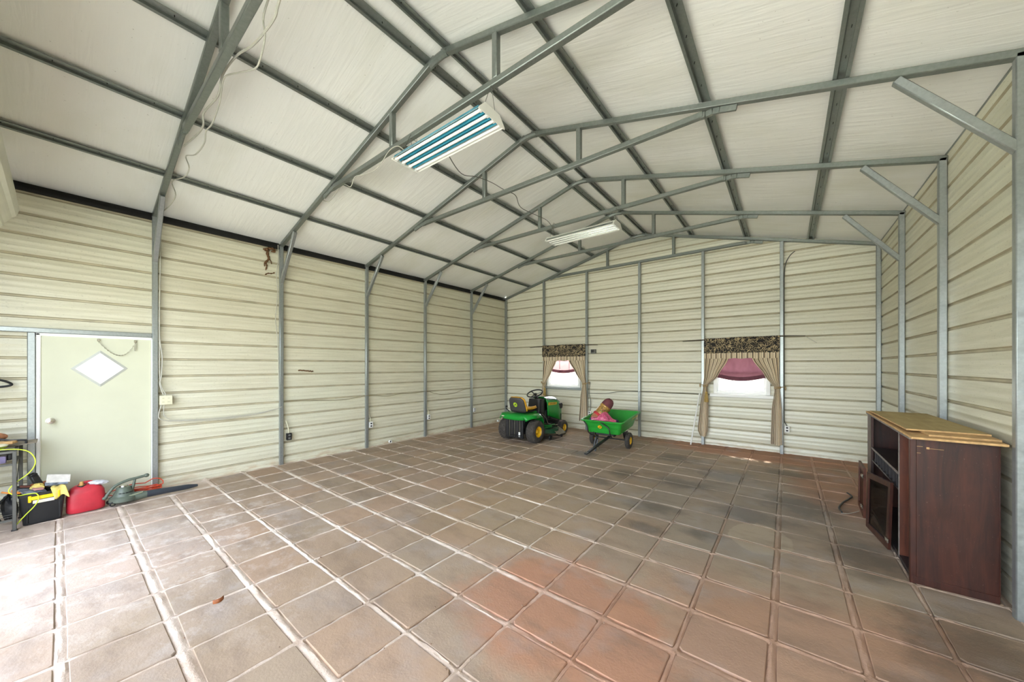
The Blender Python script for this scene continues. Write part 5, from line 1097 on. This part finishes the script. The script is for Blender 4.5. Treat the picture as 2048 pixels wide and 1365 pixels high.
MB().lathe([(0.026, 0), (0.034, 0), (0.034, 0.02), (0.026, 0.02)], 16, Matrix.Translation((0.03, -0.035, 0.277)), cap=False).build('spout_collar', M_black, t)
t = thing('plastic_bag', (0.36, -0.55, 0.28), 'crumpled clear plastic bag lying on the red fuel can', 'plastic bag'); MB().blob((0.03, 0.03, 0.02), (0.05, 0.075, 0.024), RXm(-0.15), n=18, m=10, fn=lambda a, p: 1+0.14*math.sin(6*a+p*4)).build('bag_film', pm('milky_film', srgb(214, 216, 224), 0.3), t)
# leaf blower
M_bl = pm('grey_green_plastic', srgb(88, 98, 86), 0.45, var=0.08); M_bl2 = pm('light_grey_green_plastic', srgb(150, 156, 128), 0.5); M_navyt = pm('blue_black_plastic', srgb(52, 58, 66), 0.4, var=0.1)
og = (0.40, -0.30, 0.0); t = thing('leaf_blower', og, 'grey green electric leaf blower with a long dark nozzle in front of the door', 'leaf blower', 0.05)
def Bz(): return MB()
m = Bz(); m.lathe([(0.0, 0.025), (0.105, 0.025), (0.125, 0.04), (0.125, 0.075), (0.11, 0.09), (0.09, 0.10), (0.0, 0.10)], 28, Matrix.Translation((0, -0.02, 0)), cap=False); m.build('fan_housing', M_bl, t)
m = Bz(); m.lathe([(0.10, 0.09), (0.085, 0.125), (0.07, 0.155), (0.062, 0.19), (0.05, 0.20), (0.0, 0.203)], 24, Matrix.Translation((0, -0.02, 0)), cap=False); m.build('motor_cover', M_bl, t)
m = Bz(); m.lathe([(0.0, 0.20), (0.042, 0.20), (0.036, 0.214), (0.0, 0.218)], 20, Matrix.Translation((0, -0.02, 0)), cap=False); m.build('cap', M_chrome, t)
for k in range(5): Bz().box((0.082*math.cos(-0.5+0.35*k), -0.02+0.082*math.sin(-0.5+0.35*k), 0.135), (0.012, 0.02, 0.008), RZ(-0.5+0.35*k)).build('vent_slot', M_black, t)
m = Bz(); m.tube(spline([(0.02, -0.17, 0.11), (0.02, -0.14, 0.165), (0.01, -0.09, 0.225), (0.0, 0.0, 0.262), (0.0, 0.09, 0.275), (0.0, 0.17, 0.285)], 6), [0.016]*31, 10); m.blob((0, 0.175, 0.285), (0.02, 0.026, 0.024), n=12, m=8); m.tube([(0.0, 0.075, 0.27), (0.0, 0.06, 0.19), (0.0, 0.045, 0.13)], [0.012, 0.015, 0.018], 10); m.blob((0.02, -0.175, 0.105), (0.02, 0.024, 0.02), n=12, m=8); m.build('handle', M_bl, t)
m = Bz(); m.tube([(0.03, 0.0, 0.06), (0.045, 0.10, 0.062), (0.05, 0.17, 0.062)], [0.06, 0.05, 0.042], 14); m.build('outlet_duct', M_bl, t)
m = Bz(); m.tube(spline([(0.088, -0.02, 0.09), (0.085, 0.06, 0.095), (0.075, 0.13, 0.105)], 4), 0.008, 8); m.build('trim_strip', M_bl2, t)
m = Bz(); m.tube([(0.05, 0.165, 0.062), (0.045, 0.32, 0.055), (0.035, 0.56, 0.04), (0.03, 0.66, 0.032)], [0.042, 0.038, 0.032, 0.016], 14); m.build('nozzle', M_navyt, t)
for (x, y) in ((0.07, -0.12), (-0.06, -0.13)):
    w_ = Bz().lathe([(0.0, -0.01), (0.022, -0.01), (0.026, -0.006), (0.026, 0.006), (0.022, 0.01), (0.0, 0.01)], 16, Matrix.Translation((x, y, 0.027)) @ Matrix.Rotation(PI/2, 4, 'Y'), cap=False).build('wheel', M_black, t)
    Bz().lathe([(0.0, 0.010), (0.012, 0.010), (0.010, 0.014), (0.0, 0.014)], 12, Matrix.Translation((x, y, 0.027)) @ Matrix.Rotation(PI/2, 4, 'Y'), cap=False).build('hub_cap', M_steelg, w_)
# orange extension cord
og = (0.22, -0.15, 0.0); m = MB(og); pts = []
for k in range(150):
    a = 2*PI*k/16.5; pts.append((0.21+0.055*math.cos(a)+0.012*math.sin(k*0.31), -0.12+0.135*math.sin(a)+0.02*math.sin(k*0.17), 0.012+0.0006*k+0.006*math.sin(k*1.3)))
pts += [(0.2, 0.05, 0.10), (0.2, 0.02, 0.17), (0.2, -0.05, 0.185), (0.21, -0.12, 0.15), (0.22, -0.20, 0.165), (0.22, -0.30, 0.155), (0.23, -0.42, 0.12), (0.26, -0.50, 0.11), (0.30, -0.49, 0.09), (0.32, -0.42, 0.10), (0.33, -0.36, 0.06), (0.30, -0.30, 0.03)]
m.tube(spline(pts, 2), 0.006, 6); M_or = pm('orange_red_cord', srgb(210, 74, 44), 0.5, var=0.08); tag(m.build('extension_cord', M_or, loc=og), 'orange extension cord coiled behind the leaf blower against the door', 'cord')
cable('cord_tail', [(0.24, 0.02, 0.03), (0.26, 0.08, 0.02), (0.25, 0.14, 0.012), (0.27, 0.2, 0.012)], 0.006, M_or, 'loose end of the orange cord beside the dark nozzle', 'cord')
# odds on the floor
og = (3.61, -0.12, 0.0); m = MB(og)
m.grid(lambda u, v: (3.61+(u-.5)*0.011*math.sin(PI*(v*.96+.02))+0.02*math.sin(v*3), -0.12+(v-.5)*0.06, 0.006+0.014*(u-.5)**2*8+0.006*v), 4, 10); lf_ = m.build('dry_leaf', pm('dry_brown_leaf', srgb(140, 78, 34), 0.7, var=0.2, scale=30), loc=og); md = lf_.modifiers.new('thick', 'SOLIDIFY'); md.thickness = 0.0012; tag(lf_, 'curled dry brown leaf lying on the near floor pavers', 'leaf')
rgc = random.Random(21); M_crumb = pm('mortar_crumb', srgb(150, 122, 100), 0.9, var=0.3)
m = MB()
for k in range(90):
    i = rgc.randrange(7, 16); j = rgc.randrange(2, 12); x, y = rgc.choice(((GX[i]+rgc.uniform(-.04, .04), GY[j]+rgc.uniform(-.2, .2)), (GX[i]+rgc.uniform(-.2, .2), GY[j]+rgc.uniform(-.05, .05)))); r_ = rgc.uniform(.002, .007)
    m.blob((x, y, r_*0.5), (r_*1.2, r_, r_*0.7), n=6, m=4)
cr = m.build('mortar_crumbs', M_crumb, FLOOR); tag(cr, kind='stuff')

# unseen tree added between sun and gable windows to break up the sun patches
M_leaf = pm('tree_leaf', srgb(70, 110, 48), 0.6, var=0.2); M_bark = pm('tree_bark', srgb(96, 80, 64), 0.9, var=0.2, scale=20)
og = (3.9, 12.6, -0.12); t = thing('added_sun_block_tree', og, 'unseen leafy tree added outside the gable windows to break up the sun', 'tree')
m = MB(og); m.tube(spline([(3.9, 12.6, -0.15), (3.95, 12.55, 1.5), (4.0, 12.3, 3.2), (4.1, 12.0, 5.4)], 4), [0.22-0.012*k for k in range(13)], 10)
for q in range(7):
    a = q*0.9; m.tube([(4.0, 12.3, 3.2+0.3*q), (4.0+1.3*math.cos(a), 12.1+0.9*math.sin(a), 4.4+0.35*q), (4.0+2.4*math.cos(a), 12.0+1.5*math.sin(a), 5.2+0.3*q)], [0.08, 0.05, 0.02], 6)
m.build('trunk', M_bark, t)
rl = random.Random(9); m = MB(og)
for k in range(5200):
    a, b, r_ = rl.uniform(0, 2*PI), rl.uniform(-1, 1), rl.uniform(0.2, 1)**0.5; s_ = math.sqrt(1-b*b)
    p = Vector((4.1+4.3*r_*s_*math.cos(a), 11.9+2.6*r_*s_*math.sin(a), 6.3+2.3*r_*b)); n_ = Vector((rl.gauss(0, 1), rl.gauss(0, 1), rl.gauss(0, 1))).normalized(); x_ = n_.orthogonal().normalized()*0.12; y_ = n_.cross(x_)*0.6
    m.quad(p-x_, p-y_, p+x_, p+y_)
lv = m.build('foliage', M_leaf, t, smooth=False); lv['kind'] = 'stuff'
